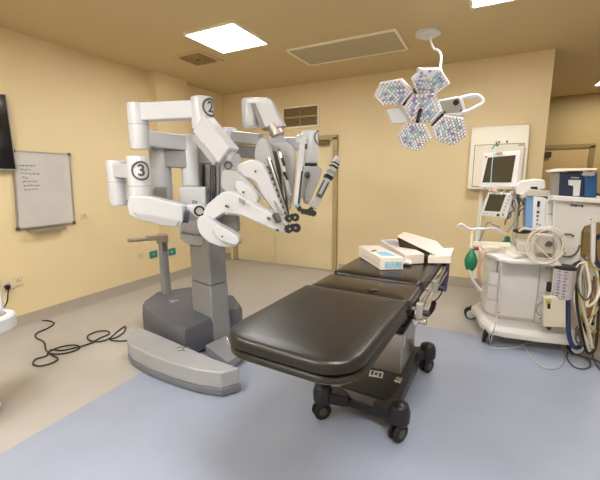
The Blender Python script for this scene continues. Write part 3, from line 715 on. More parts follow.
# wheeled base
mb = MB()
o1 = [(-.17, .92), (.17, .92), (.20, 1.05), (.20, 1.62), (.17, 1.78), (-.17, 1.78), (-.20, 1.62), (-.20, 1.05)]
mb.loft([[tp_(x, y, .07) for x, y in o1], [tp_(x, y, .13) for x, y in o1], [tp_(x*.86, 1.35+(y-1.35)*.93, .175) for x, y in o1]])
new('base', mb, 'basebk', OT, .012)
mb = MB(); o2 = [(-.15, .99), (-.01, .99), (-.01, 1.04), (-.15, 1.04)]
mb.box(tp_(-.0, 1.20, .178), (.09, .075, .004), .15); pb = new('printed_notice', mb, 'white', OT)
mb = MB()
for k in range(3): mb.box(tp_(-.027+k*.027, 1.20, .1805), (.018, .05-.012*(k % 2), .001), .15)
new('notice_print', mb, 'dgrey', pb)
new('foot_pedal', tbox(.13, .17, 1.17, 1.23, .15, .185), 'chrome', OT, .006)
for sx, sa in ((-1, .86), (1, .90), (1, 1.74), (-1, 1.74)):
    q = tp_(sx*.235, sa, 0)
    mb = MB(); mb.obox(tp_(sx*.10, sa+(.08 if sa < 1.3 else -.08), .125), tp_(sx*.235, sa, .15), .13, .07, w2=.085, h2=.08); new('corner_leg', mb, 'basebk', OT, .015)
    mb = MB(); mb.lathe(tp_(sx*.235, sa, .115), (0, 0, 1), [(-.02, .045), (.0, .06), (.06, .062), (.10, .05), (.115, .02)]); new('castor_housing', mb, 'basebk', OT, .004)
    ang = R(-42 if sx < 0 else -30); ax = V((math.cos(ang), math.sin(ang), 0))
    mb = MB()
    for e in (-1, 1): mb.lathe(q+V((0, 0, .055))+ax*(.012*e)-V((0, .02, 0)), ax*e, [(0, .052), (.004, .055), (.014, .055), (.018, .048)])
    cw = new('castor_wheel', mb, 'rubber', OT)
    for e in (-1, 1): mb = MB(); mb.cyl(q+V((0, -.02, .055))+ax*(.028*e), q+V((0, -.02, .055))+ax*(.034*e), .026); new('wheel_hub', mb, 'dgrey', cw)
# purple hand control hanging at the head end with its coiled lead
hp = [tp_(HW+.05, 1.74, ZT-.02), tp_(HW+.055, 1.72, ZT-.12), tp_(HW+.055, 1.70, ZT-.24)]
P_ = [atd(446, 262, 2.75), atd(445, 275, 2.75), atd(442.5, 291, 2.75)]
t = thing('hand_control', P_[2], 'purple hand control hanging by its black coiled lead from table head', 'hand control')
mb = MB(); mb.tube(P_, .028, 12); new('handset', mb, 'purple', t)
mb = MB(); mb.tube([P_[2], atd(439, 297, 2.74), atd(434, 302, 2.72)], .005); 
L0 = [atd(434, 302, 2.72), atd(432, 309, 2.66), atd(427, 315, 2.58), atd(419, 318.5, 2.45), atd(411, 317, 2.3)]
cp_ = crom(L0, 10); coil = []
for i, p in enumerate(cp_):
    tt = (cp_[min(i+1, len(cp_)-1)]-cp_[max(i-1, 0)]).normalized(); _, xx, yy = frame(tt)
    for k in range(4):
        a = 2*math.pi*k/4; q = p+tt*(.003*k); coil.append(q+(xx*math.cos(a)+yy*math.sin(a))*.014)
mb.tube(coil, .006, 6, 2); new('coiled_lead', mb, 'black', t)

# ---- boxes on the head end of the table
zt = ZT-.004
def onpx(x, y, z=zt): return atz(x, y, z)
def pxbox(name, front, h, m_, parent=None, bev=.003, z=zt, lean=None):
    P = [onpx(x, y, z) for x, y in front]
    mb = MB(); mb.prism(P, (0, 0, h)); return new(name, mb, m_, parent, bev)
# white carton with blue label
A_, B_, D4 = onpx(380, 270), onpx(403, 269.5), onpx(358.5, 256)
# front edge A->B, left edge A->D
bx_h = .082
t = thing('carton', (A_.x, A_.y, zt), 'white flat carton with pale blue label on operating table cushion', 'box')
C4 = B_+(D4-A_)
ext = (D4-A_)*.0
mb = MB(); mb.prism([A_, B_, C4, D4], (0, 0, bx_h)); cb = new('box_body', mb, 'carton', t, .003)
u_ = (B_-A_); w2 = (D4-A_); nrm = V((u_.y, -u_.x, 0)).normalized()
mb = MB(); f0 = A_+nrm*.001; mb.prism([f0+u_*.2+V((0, 0, .012)), f0+u_*.93+V((0, 0, .012)), f0+u_*.93+V((0, 0, .052)), f0+u_*.2+V((0, 0, .052))], nrm*.0015); lb = new('blue_label', mb, 'bluep', t)
mb = MB()
for k in range(3): mb.prism([f0+nrm*.0016+u_*x+V((0, 0, z)) for x, z in ((.28, .018+.011*k), (.8-.1*k, .018+.011*k), (.8-.1*k, .021+.011*k), (.28, .021+.011*k))], nrm*.0006)
new('label_print', mb, 'white', lb)
zz = V((0, 0, bx_h))
mb = MB(); mb.prism([A_+zz+u_*.2+w2*.12, A_+zz+u_*.85+w2*.12, A_+zz+u_*.75+w2*.42, A_+zz+u_*.25+w2*.42], (0, 0, .001)); new('top_print', mb, 'bluep', t)
mb = MB(); mb.prism([A_+zz+u_*.05+w2*.48, A_+zz+u_*.15+w2*.44, A_+zz+u_*.45+w2*.55, A_+zz+u_*.38+w2*.60], (0, 0, .001)); new('black_mark', mb, 'black', t)
nl = V((-w2.y, w2.x, 0)).normalized()
if nl.dot(u_) > 0: nl = -nl
mb = MB(); mb.prism([A_+nl*.001+w2*.08+V((0, 0, .03)), A_+nl*.001+w2*.85+V((0, 0, .03)), A_+nl*.001+w2*.85+V((0, 0, .033)), A_+nl*.001+w2*.08+V((0, 0, .033))], nl*.001); new('lid_line', mb, 'greyp', t)
# second package behind it
A5, B5, D5 = onpx(405, 265), onpx(424, 263.5), onpx(380, 248)
t = thing('carton', (A5.x, A5.y, zt), 'white package with grey printing lying behind the blue-labelled carton', 'box')
u5, w5 = B5-A5, D5-A5
mb = MB(); mb.prism([A5, B5, B5+w5, D5], (0, 0, .07)); new('box_body', mb, 'carton', t, .006)
z5 = V((0, 0, .07))
mb = MB(); mb.prism([A5+z5+u5*a+w5*b for a, b in ((.1, .6), (.75, .55), (.8, .9), (.1, .95))], (0, 0, .001)); new('grey_print', mb, 'greyp', t)
mb = MB(); mb.prism([A5+z5+u5*a+w5*b for a, b in ((.45, .42), (.55, .38), (.8, .5), (.7, .54))], (0, 0, .001)); new('black_mark', mb, 'black', t)
# crumpled wrapping between them
mb = MB(); random.seed(5)
q0 = onpx(404, 266)
for k in range(5): 
    q = q0+V((random.uniform(-.02, .03), random.uniform(-.0, .05), .018)); mb.ball(q, .02, (1.3, 1, .8), 7)
tag(new('wrapper', mb, 'carton'), 'crumpled white wrapper between the two cartons on the table', 'wrapper')
# open white case
A6, B6 = onpx(427.5, 263.5), onpx(451, 263.5)
dpt = TD*.30+TS*-.02
t = thing('instrument_case', (A6.x, A6.y, zt), 'open white hard case with raised lid over a dark opening at table head', 'case')
def v_(p, h): return V((p.x, p.y, zt+h))
# tray body: pentagonal end profile
mb = MB(); mb.prism([v_(A6, 0), v_(B6, 0), v_(B6+dpt, 0), v_(A6+dpt, 0)], None, [v_(A6, .05), v_(B6, .058), v_(B6+dpt, .058), v_(A6+dpt, .05)]); new('tray', mb, 'carton', t, .006)
lidp = [(397.5, 234), (404, 231), (437, 240), (452, 254), (451, 256), (437.5, 255)]
D6 = (A6-CAM).dot(CF)
mb = MB(); 
lo = [atd(397.5, 235.5, D6+.22), atd(437, 254.5, D6+.0), atd(451.5, 256, D6+.02), atd(437, 241, D6+.34), atd(404, 231.5, D6+.5)]
nv = (lo[1]-lo[0]).cross(lo[4]-lo[0]).normalized()
if nv.z > 0: nv = -nv
mb.prism([lo[0], lo[1], lo[2], lo[3], lo[4]], nv*.012); new('lid', mb, 'carton', t, .004)
cc = sum(lo, V((0, 0, 0)))/5; lw = [cc+(p-cc)*.985+nv*.0125 for p in lo]
mb = MB(); mb.prism(lw, None, [p+V((0, 0, -d_))+(cc-p)*.12 for p, d_ in zip(lw, (.10, .012, .004, .05, .10))]); new('lid_opening_dark', mb, 'inside', t, .003)  # dark slab stands in for the darkness of the opening under the lid

# ================================================================== SURGICAL LIGHT
LD = 2.7
stem_top = atz(428, 32, CZ)
LT = thing('surgical_light', (stem_top.x, stem_top.y, CZ), 'ceiling-hung surgical light with five hexagonal heads above operating table', 'surgical light')
def hexhead(pts, D, yaw, tilt, parent, seed):
    cx = sum(p[0] for p in pts)/6; cy = sum(p[1] for p in pts)/6
    p0 = atd(cx, cy, D); n = ray(cx, cy).normalized()
    n = (Matrix.Rotation(yaw, 3, 'Z') @ n); n = (n+V((0, 0, tilt))).normalized()
    P = [pln(x, y, p0, n) for x, y in pts]; c = sum(P, V((0, 0, 0)))/6
    mb = MB(); mb.loft([P, [c+(p-c)*1.02+n*.012 for p in P], [c+(p-c)*.97+n*.045 for p in P], [c+(p-c)*.7+n*.07 for p in P]]); hd = new('lamp_head', mb, 'white', parent, .004)
    mb = MB(); mb.prism([c+(p-c)*.99-n*.003 for p in P], n*.003); new('lens_carrier', mb, 'ledback', hd)
    # lens array following the hexagon: barycentric grid
    random.seed(seed); dots = []
    N = 5; mats = ('led', 'ledp', 'ledt'); lm_ = MB()
    for k in range(6):
        a, b = P[k]-c, P[(k+1) % 6]-c
        for i in range(0, N+1):
            for j in range(0, N+1-i):
                if j == 0 and i == 0:
                    if k: continue
                elif i == 0: continue
                dots.append(c+(a*i+b*j)*(.9/N))
    rad = (P[0]-c).length*.9/N*.45
    for q in dots:
        rr_ = random.random(); d = (q-c).length/((P[0]-c).length)
        key = 'led' if rr_ < .55 or d > .7 else ('ledp' if rr_ < .74 else 'ledt')
        n0 = len(lm_.b.faces); lm_.lathe(q-n*.0025, -n, [(0, rad), (.003, rad*.9), (.006, rad*.6), (.0075, rad*.1)], 10)
        lm_.b.faces.ensure_lookup_table()
        for f_ in lm_.b.faces[n0:]: f_.material_index = mats.index(key)
    la = new('lens_array', lm_, 'led', hd); la.data.materials.append(M['ledp']); la.data.materials.append(M['ledt'])
    return c, n
H1 = hexhead([(374, 96), (380, 84), (402, 80), (413, 91), (403, 104), (382, 105)], LD-.02, R(-4), .5, LT, 1)
H2 = hexhead([(411, 79), (423, 70), (440, 70), (449.5, 84), (437, 93.5), (416, 92)], LD-.06, R(0), .6, LT, 2)
H3 = hexhead([(403, 107), (412, 94.5), (436, 95), (442, 111), (432, 123), (410, 121)], LD, R(0), .25, LT, 3)
H4 = hexhead([(397.5, 135), (406, 123), (425, 124.5), (431.5, 138), (418, 151), (403, 147.5)], LD-.05, R(0), .0, LT, 4)
H5 = hexhead([(432, 127), (444, 115.5), (463, 118), (467, 135), (452, 146), (435, 139)], LD-.05, R(4), .05, LT, 5)
hub = H3[0]+H3[1]*.13
mb = MB(); mb.lathe(hub-H3[1]*.03-CU*.03, H3[1], [(0, .06), (.04, .065), (.09, .05), (.1, .0)]); hb = new('hub', mb, 'white', LT)
for Hh in (H1, H2, H4, H5):
    mb = MB(); mb.obox(hub, Hh[0]+Hh[1]*.13, .05, .03); mb.cyl(Hh[0]+Hh[1]*.06, Hh[0]+Hh[1]*.135, .035); new('spoke', mb, 'white', LT, .006)
for (x0_, y0_), (x1_, y1_) in (((403, 105), (413, 94)), ((432, 126), (443, 114)), ((413, 89), (416, 94))):
    mb = MB(); mb.obox(atd(x0_, y0_, LD+.02), atd(x1_, y1_, LD+.02), .02, .02); new('hinge_bar', mb, 'black', LT, .003)
mb = MB(); mb.tube([atd(420.5, 110, LD-.01), atd(419, 115, LD-.05), atd(417.5, 121.5, LD-.08)], .015, 10); new('sterile_handle', mb, 'rubber', LT)
mb = MB(); plate(mb, [(419.5, 68), (443, 69), (443, 74), (419, 73)], LD+.13, .08, 0, R(20)); new('head_cover', mb, 'white', LT, .01)
mb = MB(); plate(mb, [(387, 110), (401, 105), (408, 117), (407, 123), (393, 124)], LD+.1, .05); new('rear_cover', mb, 'white', LT, .012)
mb = MB(); P, n = plate(mb, [(437, 100), (458, 96), (463, 98), (467, 114), (464, 116), (443, 114)], LD, .06); ctl = new('control_box', mb, 'white', LT, .008)
mb = MB(); plate(mb, [(440, 101.5), (459, 98), (464, 112), (444, 113.5)], LD-.006, .01); new('control_face', mb, 'grey', ctl, .002)
mb = MB(); q = atd(456.5, 102, LD-.02); mb.cyl(q, q+CF*.03, .022, n=12); new('control_knob', mb, 'black', ctl, .003)
mb = MB()
for x_, y_ in ((445, 112), (461.5, 110.5)): q = atd(x_, y_, LD-.01); mb.cyl(q, q+CF*.01, .007)
new('screws', mb, 'black', ctl)
mb = MB(); mb.tube([atd(x_, y_, LD+.01) for x_, y_ in ((460, 98), (469, 96), (477, 95.5), (482, 99), (482, 103.5), (476, 107), (468, 111), (460, 113))], .014, 10); new('positioning_handle', mb, 'white', LT)
mb = MB(); plate(mb, [(467, 94), (478, 93.5), (478, 97), (467, 98.5)], LD, .04); new('handle_cover', mb, 'white', LT, .006)
p1 = atd(440, 70, LD+.35); 
mb = MB(); mb.tube([hub, atd(441, 84, LD+.3), p1, atd(441, 56, LD+.38), atd(438, 50.5, LD+.42), atd(433, 48, LD+.5), stem_top], .011, 10); new('suspension_arm', mb, 'white', LT)
mb = MB(); mb.lathe(stem_top, (0, 0, -1), [(0, .12), (.03, .12), (.06, .05), (.07, .014)]); new('ceiling_plate', mb, 'white', LT)

# ================================================================== WALL CABINET behind the monitors
Y0 = BY
t = thing('wall_cabinet', (.13, Y0, 1.33), 'cream wall-mounted cabinet with sloped top on back wall behind the monitors', 'cabinet')
def yb(x, y, yy): return aty(x, y, yy)
x0_, x1_ = yb(470, 150, Y0-.16).x, yb(528, 150, Y0-.16).x
zb_, zt_, zs_ = yb(470, 189, Y0-.16).z, yb(500, 125, Y0-.0).z, yb(500, 143, Y0-.16).z
mb = MB(); prof = [(0, zb_), (-.16, zb_), (-.16, zs_), (-.10, zt_-.02), (0, zt_)]
mb.prism([(x0_, Y0+a, z) for a, z in prof], (x1_-x0_, 0, 0)); bd = new('body', mb, 'cream', t, .008)
mb = MB(); a, b = x0_+.05, x1_-.04; c, d = zb_+.03, zs_-.012
mb.box(((a+b)/2, Y0-.162, (c+d)/2), (b-a, .006, d-c)); new('door_gap', mb, 'dgrey', t)
mb = MB(); mb.box(((a+b)/2, Y0-.17, (c+d)/2), (b-a-.012, .016, d-c-.014)); dd = new('door', mb, 'cream', t, .003)
for x_, y_ in ((499, 142), (507, 141.5)):
    q = yb(x_, y_, Y0-.165); mb = MB(); mb.cyl(q, q-V((0, .03, 0)), .010); new('switch_knob', mb, 'dgrey', t)
q = yb(521, 145, Y0-.18); mb = MB(); mb.box(q, (.05, .004, .014)); new('name_plate', mb, 'grey', dd)
q = yb(479.5, 215, Y0-.02)
mb = MB(); mb.box((q.x, Y0-.02, (zb_+.14)/2), (.045, .04, zb_-.14)); tag(new('cable_trunking', mb, 'cream', bev=.004), 'cream vertical trunking on the back wall below the wall cabinet', 'trunking')

# ================================================================== ANAESTHESIA MACHINE
AX = V((.62, 3.75, 0))
AM = thing('anaesthesia_machine', AX, 'white anaesthesia machine with drawers on a wheeled platform at right', 'anaesthesia machine')
# floor platform
Zp = .15
pf = [(471, 307), (476, 313), (480, 322), (489, 329), (505, 332.5), (540, 337), (580, 341)]
front = [atz(x, y, Zp) for x, y in pf]
ring = front+[V((front[-1].x+.02, 4.05, Zp)), V((.05, 4.15, Zp))]
mb = MB(); mb.loft([[V((p.x, p.y, .10)) for p in ring], ring, [V((.45+(p.x-.45)*.94, 3.78+(p.y-3.78)*.9, Zp+.035)) for p in ring]]); new('platform', mb, 'cart', AM, .01)
for (x_, y_), rr_ in (((470, 319), .06), ((487, 343.5), .06), ((575, 354), .06), (None, None) if 0 else ((590, 335), .06)):
    q = atz(x_, y_, 0)+V((0, .02, 0))
    ang = R(80 if x_ == 487 else 10)
    ax = V((math.sin(ang), -math.cos(ang), 0))
    mb = MB()
    for e in (-1, 1): mb.lathe(q+V((0, 0, rr_))+ax*(.014*e), ax*e, [(0, rr_*.95), (.004, rr_), (.018, rr_), (.022, rr_*.9)])
    cw = new('castor', mb, 'rubber', AM)
    for e in (-1, 1): mb = MB(); mb.cyl(q+V((0, 0, rr_))+ax*(.036*e), q+V((0, 0, rr_))+ax*(.042*e), rr_*.74); new('wheel_disc', mb, 'white', cw)
    mb = MB(); mb.obox(q+V((0, 0, rr_)), q+V((0, 0, .14)), .02, .02); new('castor_fork', mb, 'dgrey', cw)
# cabinet body with curved left corner
def fpt(x, y, z): return atz(x, y, z)
bz0, bz1 = .21, .76
bl = [fpt(x, y, bz0) for x, y in ((481, 298), (482.5, 307), (487, 312.5), (496, 315.5), (536, 320.5), (580, 326))]
bl = [V((p.x, p.y, 0)) for p in bl]
br = bl+[V((bl[-1].x+.02, 4.0, 0)), V((bl[0].x+.03, 4.05, 0))]
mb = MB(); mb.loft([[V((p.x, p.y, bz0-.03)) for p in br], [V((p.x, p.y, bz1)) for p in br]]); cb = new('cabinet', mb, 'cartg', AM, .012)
# drawer seams: four stacked drawers with curved fronts
for k in range(4):
    z0_, z1_ = bz0+.01+k*.135, bz0+.01+(k+1)*.135-.008
    seg_ = [bl[0].lerp(bl[1], .2), bl[1], bl[2], bl[3].lerp(bl[2], .08)]
    cen = V((.5, 3.8, 0)); outp = [p+(p-cen).normalized()*.012 for p in seg_]
    mb = MB(); mb.prism([V((p.x, p.y, z0_)) for p in outp+[q+(cen-q).normalized()*.004 for q in seg_[::-1]]], (0, 0, z1_-z0_)); dw = new('drawer', mb, 'cart', AM, .003)
    if k == 3:
        mb = MB(); q = outp[-1]+(outp[-2]-outp[-1])*.12; mb.box((q.x, q.y-.006, z0_+.05), (.006, .006, .1)); new('drawer_lock', mb, 'dgrey', dw)
fd = (bl[4]-bl[3]); fn = V((fd.y, -fd.x, 0)).normalized()
def fpanel(t0, t1, z0_, z1_, th, name, m_, base=0.):
    a, b = bl[3]+fd*t0+fn*base, bl[3]+fd*t1+fn*base
    mb = MB(); mb.prism([V((a.x, a.y, z0_)), V((b.x, b.y, z0_)), V((b.x, b.y, z1_)), V((a.x, a.y, z1_))], fn*th); return new(name, mb, m_, AM, .003)
fpanel(.01, .94, bz0+.01, bz1-.02, .012, 'front_door', 'cart')
fpanel(.97, 1.2, bz0-.01, bz1-.0, .006, 'side_panel', 'cart')
for tt, z_ in ((.06, .25), (1.08, .24), (1.1, .70)):
    a = bl[3]+fd*tt+fn*.012; mb = MB(); mb.cyl(V((a.x, a.y, z_)), V((a.x, a.y, z_))+fn*.006, .006); new('screw', mb, 'dgrey', AM)
# worktop
wt = [atz(x, y, .80) for x, y in ((475.5, 246), (477, 249), (485, 252), (493, 255), (499, 258), (512, 260), (536, 261), (548, 262), (562, 264))]
wr = wt+[V((wt[-1].x+.02, 4.0, .8)), V((wt[0].x+.02, 4.05, .8))]
mb = MB(); mb.loft([[V((p.x, p.y, .765)) for p in wr], wr]); new('worktop', mb, 'cart', AM, .012, seg=4)
# things lying on the worktop
mb = MB(); mb.prism([atz(x, y, .801) for x, y in ((498, 247), (520, 246), (535, 256), (515, 259), (505, 255))], None, [atz(x, y, .83) for x, y in ((501, 244), (516, 243), (533, 252), (516, 256), (507, 252))]); tag(new('cloth', mb, 'whiteh', bev=.008), 'folded white cloth lying on the front edge of the machine worktop', 'cloth')
mb = MB(); mb.prism([atz(x, y, .801) for x, y in ((480, 247), (496, 246), (500, 251), (484, 253))], (0, 0, .03)); tag(new('tray', mb, 'cream', bev=.006), 'small cream tray at the left corner of the machine worktop', 'tray')
# upright back panel above the worktop and right column
YB = 3.95
def ypoly(pts, Y, th, name, m_, parent, bev=.006):
    mb = MB(); mb.prism([aty(x, y, Y) for x, y in pts], (0, th, 0)); return new(name, mb, m_, parent, bev)
ypoly([(517, 243), (552, 245), (552, 258), (517, 256)], 3.6, .3, 'rear_shelf', 'cartg', AM)
ypoly([(526, 195), (533.5, 195), (532.5, 229), (525.5, 229)], 3.68, .28, 'blue_module', 'stripe', AM)
md = ypoly([(533.5, 196), (546, 198), (545, 230), (532.5, 229)], 3.66, .28, 'white_module', 'white', AM)
mb = MB()
for x_, y_, w_, h_ in ((538.5, 204, .018, .05), (538, 212, .02, .016), (537.5, 216, .014, .014), (537.2, 220, .01, .012), (537, 224, .012, .01), (540, 225, .01, .01)):
    mb = MB(); mb.box(aty(x_, y_, 3.655), (w_, .008, h_)); new('module_port', mb, 'black', md)
md = ypoly([(546, 199), (557, 199), (556, 231), (545, 230)], 3.66, .28, 'white_module', 'cart', AM)
mb = MB(); mb.box(aty(551, 214, 3.655), (.05, .006, .006)); new('module_print', mb, 'grey', md)
ypoly([(548, 197), (556, 197), (556, 202), (548, 202)], 3.62, .28, 'module_cap', 'cart', AM)
ypoly([(526, 192), (530, 189), (556, 192), (556, 197), (526, 196)], 3.66, .26, 'module_top', 'cartg', AM)
# big right-hand upright with the shelf it carries
ypoly([(554, 199.5), (618, 207), (618, 222), (598, 222.5), (592, 224.5), (585, 226), (581, 233), (580, 262), (570, 266), (552, 264)], 3.55, .05, 'side_housing', 'cart', AM, .008)
ypoly([(554, 228), (582, 228), (580, 264), (552, 264)], 3.62, .3, 'housing_core', 'cart', AM)
ypoly([(591.5, 222), (596.5, 222), (595, 280), (591, 280)], 3.53, .05, 'upright_bar', 'cart', AM, .006)
ypoly([(552, 195.5), (620, 200), (620, 204.5), (552, 200.5)], 3.48, .55, 'top_shelf', 'cart', AM, .006)
mb = MB(); random.seed(11)
for k in range(7):
    q = aty(571+k*1.9, 205.2+k*.15, 3.545); s_ = random.uniform(.016, .028)
    mb.obox(q+V((0, 0, s_*.5)), q+V((random.uniform(-.006, .006), 0, -s_*.5)), .005, .004)
    mb.obox(q, q+V((.008, 0, random.uniform(-.004, .004))), .004, .004)
new('maker_mark', mb, 'black', AM)
for x_, y_ in ((593, 203), (591, 219.5)):
    q = aty(x_, y_, 3.545); mb = MB(); mb.cyl(q, q-V((0, .006, 0)), .006); new('screw', mb, 'grey', AM)
# canopy/hinged head between monitors and modules
ypoly([(515, 187), (520, 181.5), (536, 179), (545, 180), (546, 187), (545, 189), (530, 190), (517, 195)], 3.72, .3, 'hood', 'cart', AM, .02)
ypoly([(519, 194), (528, 191), (540, 190), (541, 195), (533, 197), (521, 199)], 3.70, .25, 'hood_arm', 'cartg', AM, .012)
q = aty(534, 188.5, 3.7); mb = MB(); mb.box(q, (.05, .02, .03)); new('hood_catch', mb, 'black', AM)
mb = MB(); mb.tube([aty(535, 190, 3.69), aty(540, 193, 3.68), aty(543, 197, 3.7), aty(550, 195, 3.7), aty(553, 193, 3.75)], .006); new('hood_lead', mb, 'black', AM)
# arm rail at left of the machine
mb = MB(); mb.tube([aty(457.5, 227, 3.55), aty(460, 224.5, 3.55), aty(463, 225, 3.55), aty(469, 229, 3.57), aty(480, 229, 3.6), aty(494, 228.5, 3.65), aty(500, 231, 3.7), aty(505, 234, 3.75)], .012, 10); rl = new('hose_rail', mb, 'white', AM)
mb = MB(); q = aty(472.5, 229, 3.58); mb.tube([q, V((q.x, q.y, .82))], .012, 8, 2); q = aty(473, 243, 3.6); mb.obox(q, q+V((.3, .05, 0)), .05, .03); new('rail_post', mb, 'cream', AM)
mb = MB(); mb.tube([aty(478.5, 244, 3.62), aty(484, 230, 3.62), aty(488, 222, 3.62), aty(493, 224, 3.62), aty(500, 227, 3.64)], .009, 8); new('hose_arm', mb, 'grey', AM)
mb = MB(); mb.tube([aty(514, 198, 3.75), aty(517, 205, 3.72), aty(514, 222, 3.7), aty(507, 232, 3.7)], .008, 8); new('sample_line', mb, 'grey', AM)
mb = MB(); mb.cyl((.30, 3.98, .8), (.30, 3.98, 1.75), .022); mb.obox((.30, 3.98, 1.55), (.12, 3.97, 1.6), .04, .05); mb.obox((.30, 3.98, 1.25), (.12, 3.98, 1.22), .04, .05); new('monitor_mast', mb, 'cartg', AM)
# mess of fittings under the monitors
mb = MB(); random.seed(2)
for k in range(9):
    a = (random.uniform(484, 516), random.uniform(188, 193)); b = (a[0]+random.uniform(-5, 5), a[1]+random.uniform(-2, 3)); mb = MB(); mb.tube([aty(*a, 3.88), aty((a[0]+b[0])/2, a[1]+2.5, 3.85), aty(*b, 3.88)], .006, 6, 3); new('fitting', mb, 'grey', AM)
mb = MB(); mb.box(aty(494, 190, 3.86), (.05, .04, .03)); new('pink_fitting', mb, 'pink', AM, .004)
mb = MB()
for k, (x_, y_) in enumerate(((516, 193), (521, 200), (512, 206), (509, 212), (523, 203))):
    mb = MB(); mb.tube([aty(x_, y_, 3.86), aty(x_+2, y_+4, 3.82), aty(x_-3, y_+8, 3.84), aty(x_-4, y_+13, 3.86)], .006, 6, 4); new('monitor_lead', mb, 'dgrey', AM)
# monitors
def monitor(outer, inner, Y, label, knob=None):
    c = aty(sum(p[0] for p in outer)/4, sum(p[1] for p in outer)/4, Y)
    t = thing('patient_monitor', c, label, 'monitor')
    ypoly(outer, Y, .05, 'bezel', 'cart', t, .006)
    sc = ypoly(inner, Y-.003, .01, 'screen', 'screen_g', t, .001)
    return t
t = monitor([(483.5, 153.5), (521, 150.5), (516.5, 187), (479.5, 187.5)], [(488, 157.5), (516, 155), (511.2, 182.5), (482.2, 182.5)], 3.92, 'upper patient monitor with large dark screen in front of wall cabinet')
mb = MB(); mb.box(aty(486, 157, 3.915), (.02, .01, .012)); new('red_lamp', mb, 'red', t)
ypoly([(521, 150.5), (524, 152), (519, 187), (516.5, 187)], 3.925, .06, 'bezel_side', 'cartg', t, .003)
ypoly([(496, 152.6), (503, 152), (502, 154), (497, 154.4)], 3.91, .02, 'top_badge', 'grey', t, .002)
t = monitor([(488.5, 192), (514, 193.5), (506.5, 218.5), (480.5, 215.5)], [(489.5, 194), (506, 194.6), (500, 211.6), (484, 210.8)], 3.86, 'lower, smaller patient monitor with buttons below the large monitor')
mb = MB(); q = aty(498, 215, 3.85); mb.cyl(q, q-V((0, .012, 0)), .013); new('dial', mb, 'black', t)
mb = MB()
for k in range(6): mb.box(aty(509.5-k*1.35, 196.5+k*3.4, 3.855), (.012, .008, .012))
for k in range(4): mb.box(aty(484+k*3, 213.1+k*.3, 3.855), (.01, .008, .01))
new('buttons', mb, 'grey', t)
mb = MB(); q = aty(503, 215, 3.855); mb.box(q, (.018, .006, .012)); new('badge', mb, 'teal', t)
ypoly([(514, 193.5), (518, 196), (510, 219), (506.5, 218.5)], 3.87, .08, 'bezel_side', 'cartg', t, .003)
# green drip line with hook over the cabinet
mb = MB(); mb.tube([aty(497, 140, 3.88), aty(494.5, 148, 3.86), aty(492, 165, 3.84), aty(490.5, 185, 3.82), aty(488, 195, 3.8), aty(482, 208, 3.75), aty(479, 225, 3.7), aty(478, 243, 3.65)], .0035, 8); ln = new('infusion_line', mb, 'ledt'); tag(ln, 'thin pale green line hanging down in front of both monitors', 'tube')
mb = MB(); mb.tube([aty(492, 149, 3.86), aty(495, 145, 3.86), aty(498, 146, 3.86), aty(496, 142, 3.86)], .006, 6); new('line_clip', mb, 'green', ln)

# case on the top shelf
t = thing('equipment_case', aty(575, 196, 3.6), 'navy and blue equipment case standing on machine top shelf', 'case')
ypoly([(551.5, 172.5), (560, 171), (561, 196), (551, 195.5)], 3.56, .05, 'grey_end', 'grey', t, .01)
ypoly([(560, 172), (584, 172.5), (584, 197), (559, 196)], 3.55, .18, 'navy_body', 'navy', t, .008)
ypoly([(584, 172.5), (598, 172), (597, 197.5), (584, 197)], 3.56, .18, 'blue_body', 'blue2', t, .01)
ypoly([(568.5, 179.8), (581, 180), (579.5, 196), (573, 196), (573.5, 186), (568.5, 185)], 3.545, .01, 'white_panel', 'white', t, .002)
ypoly([(571, 177), (579, 177.2), (579, 178.4), (571, 178.2)], 3.545, .006, 'panel_print', 'greyp', t, 0)
ypoly([(547, 170.2), (560, 168.5), (597, 168.2), (597, 170), (562, 171.3), (550, 172)], 3.5, .14, 'lid_tray', 'cream', t, .003)
ypoly([(568, 171), (583, 171), (583, 174), (568, 174)], 3.535, .05, 'lid_clip', 'black', t, .003)
mb = MB()
for x_ in (585, 588, 591.5): mb.ball(aty(x_, 174, 3.54), .022, (1, .6, .8), 8)
new('knobs', mb, 'greyp', t)
mb = MB(); mb.tube([aty(x_, y_, 3.54) for x_, y_ in ((596, 193), (600, 195), (606, 197))], .006); new('lead', mb, 'black', t)

# mask, teal fitting
mb = MB(); q = aty(522, 231, 3.5); mb.ball(q, .062, (1.1, .6, .38), 16); k = new('breathing_mask', mb, 'black'); tag(k, 'black oval breathing mask resting above the machine worktop', 'mask')
mb = MB(); mb.tube([aty(519, 231, 3.44), aty(524, 228.5, 3.42), aty(532, 229.5, 3.42), aty(540, 228, 3.45)], .01); new('mask_hose', mb, 'tube', k)
q = atz(507, 241, .83); mb = MB(); mb.lathe(V((q.x, q.y, .801)), (0, 0, 1), [(0, .045), (.02, .045), (.035, .028), (.07, .026), (.08, .012)]); tag(new('valve_cap', mb, 'teal'), 'teal valve cap standing on the machine worktop', 'valve')
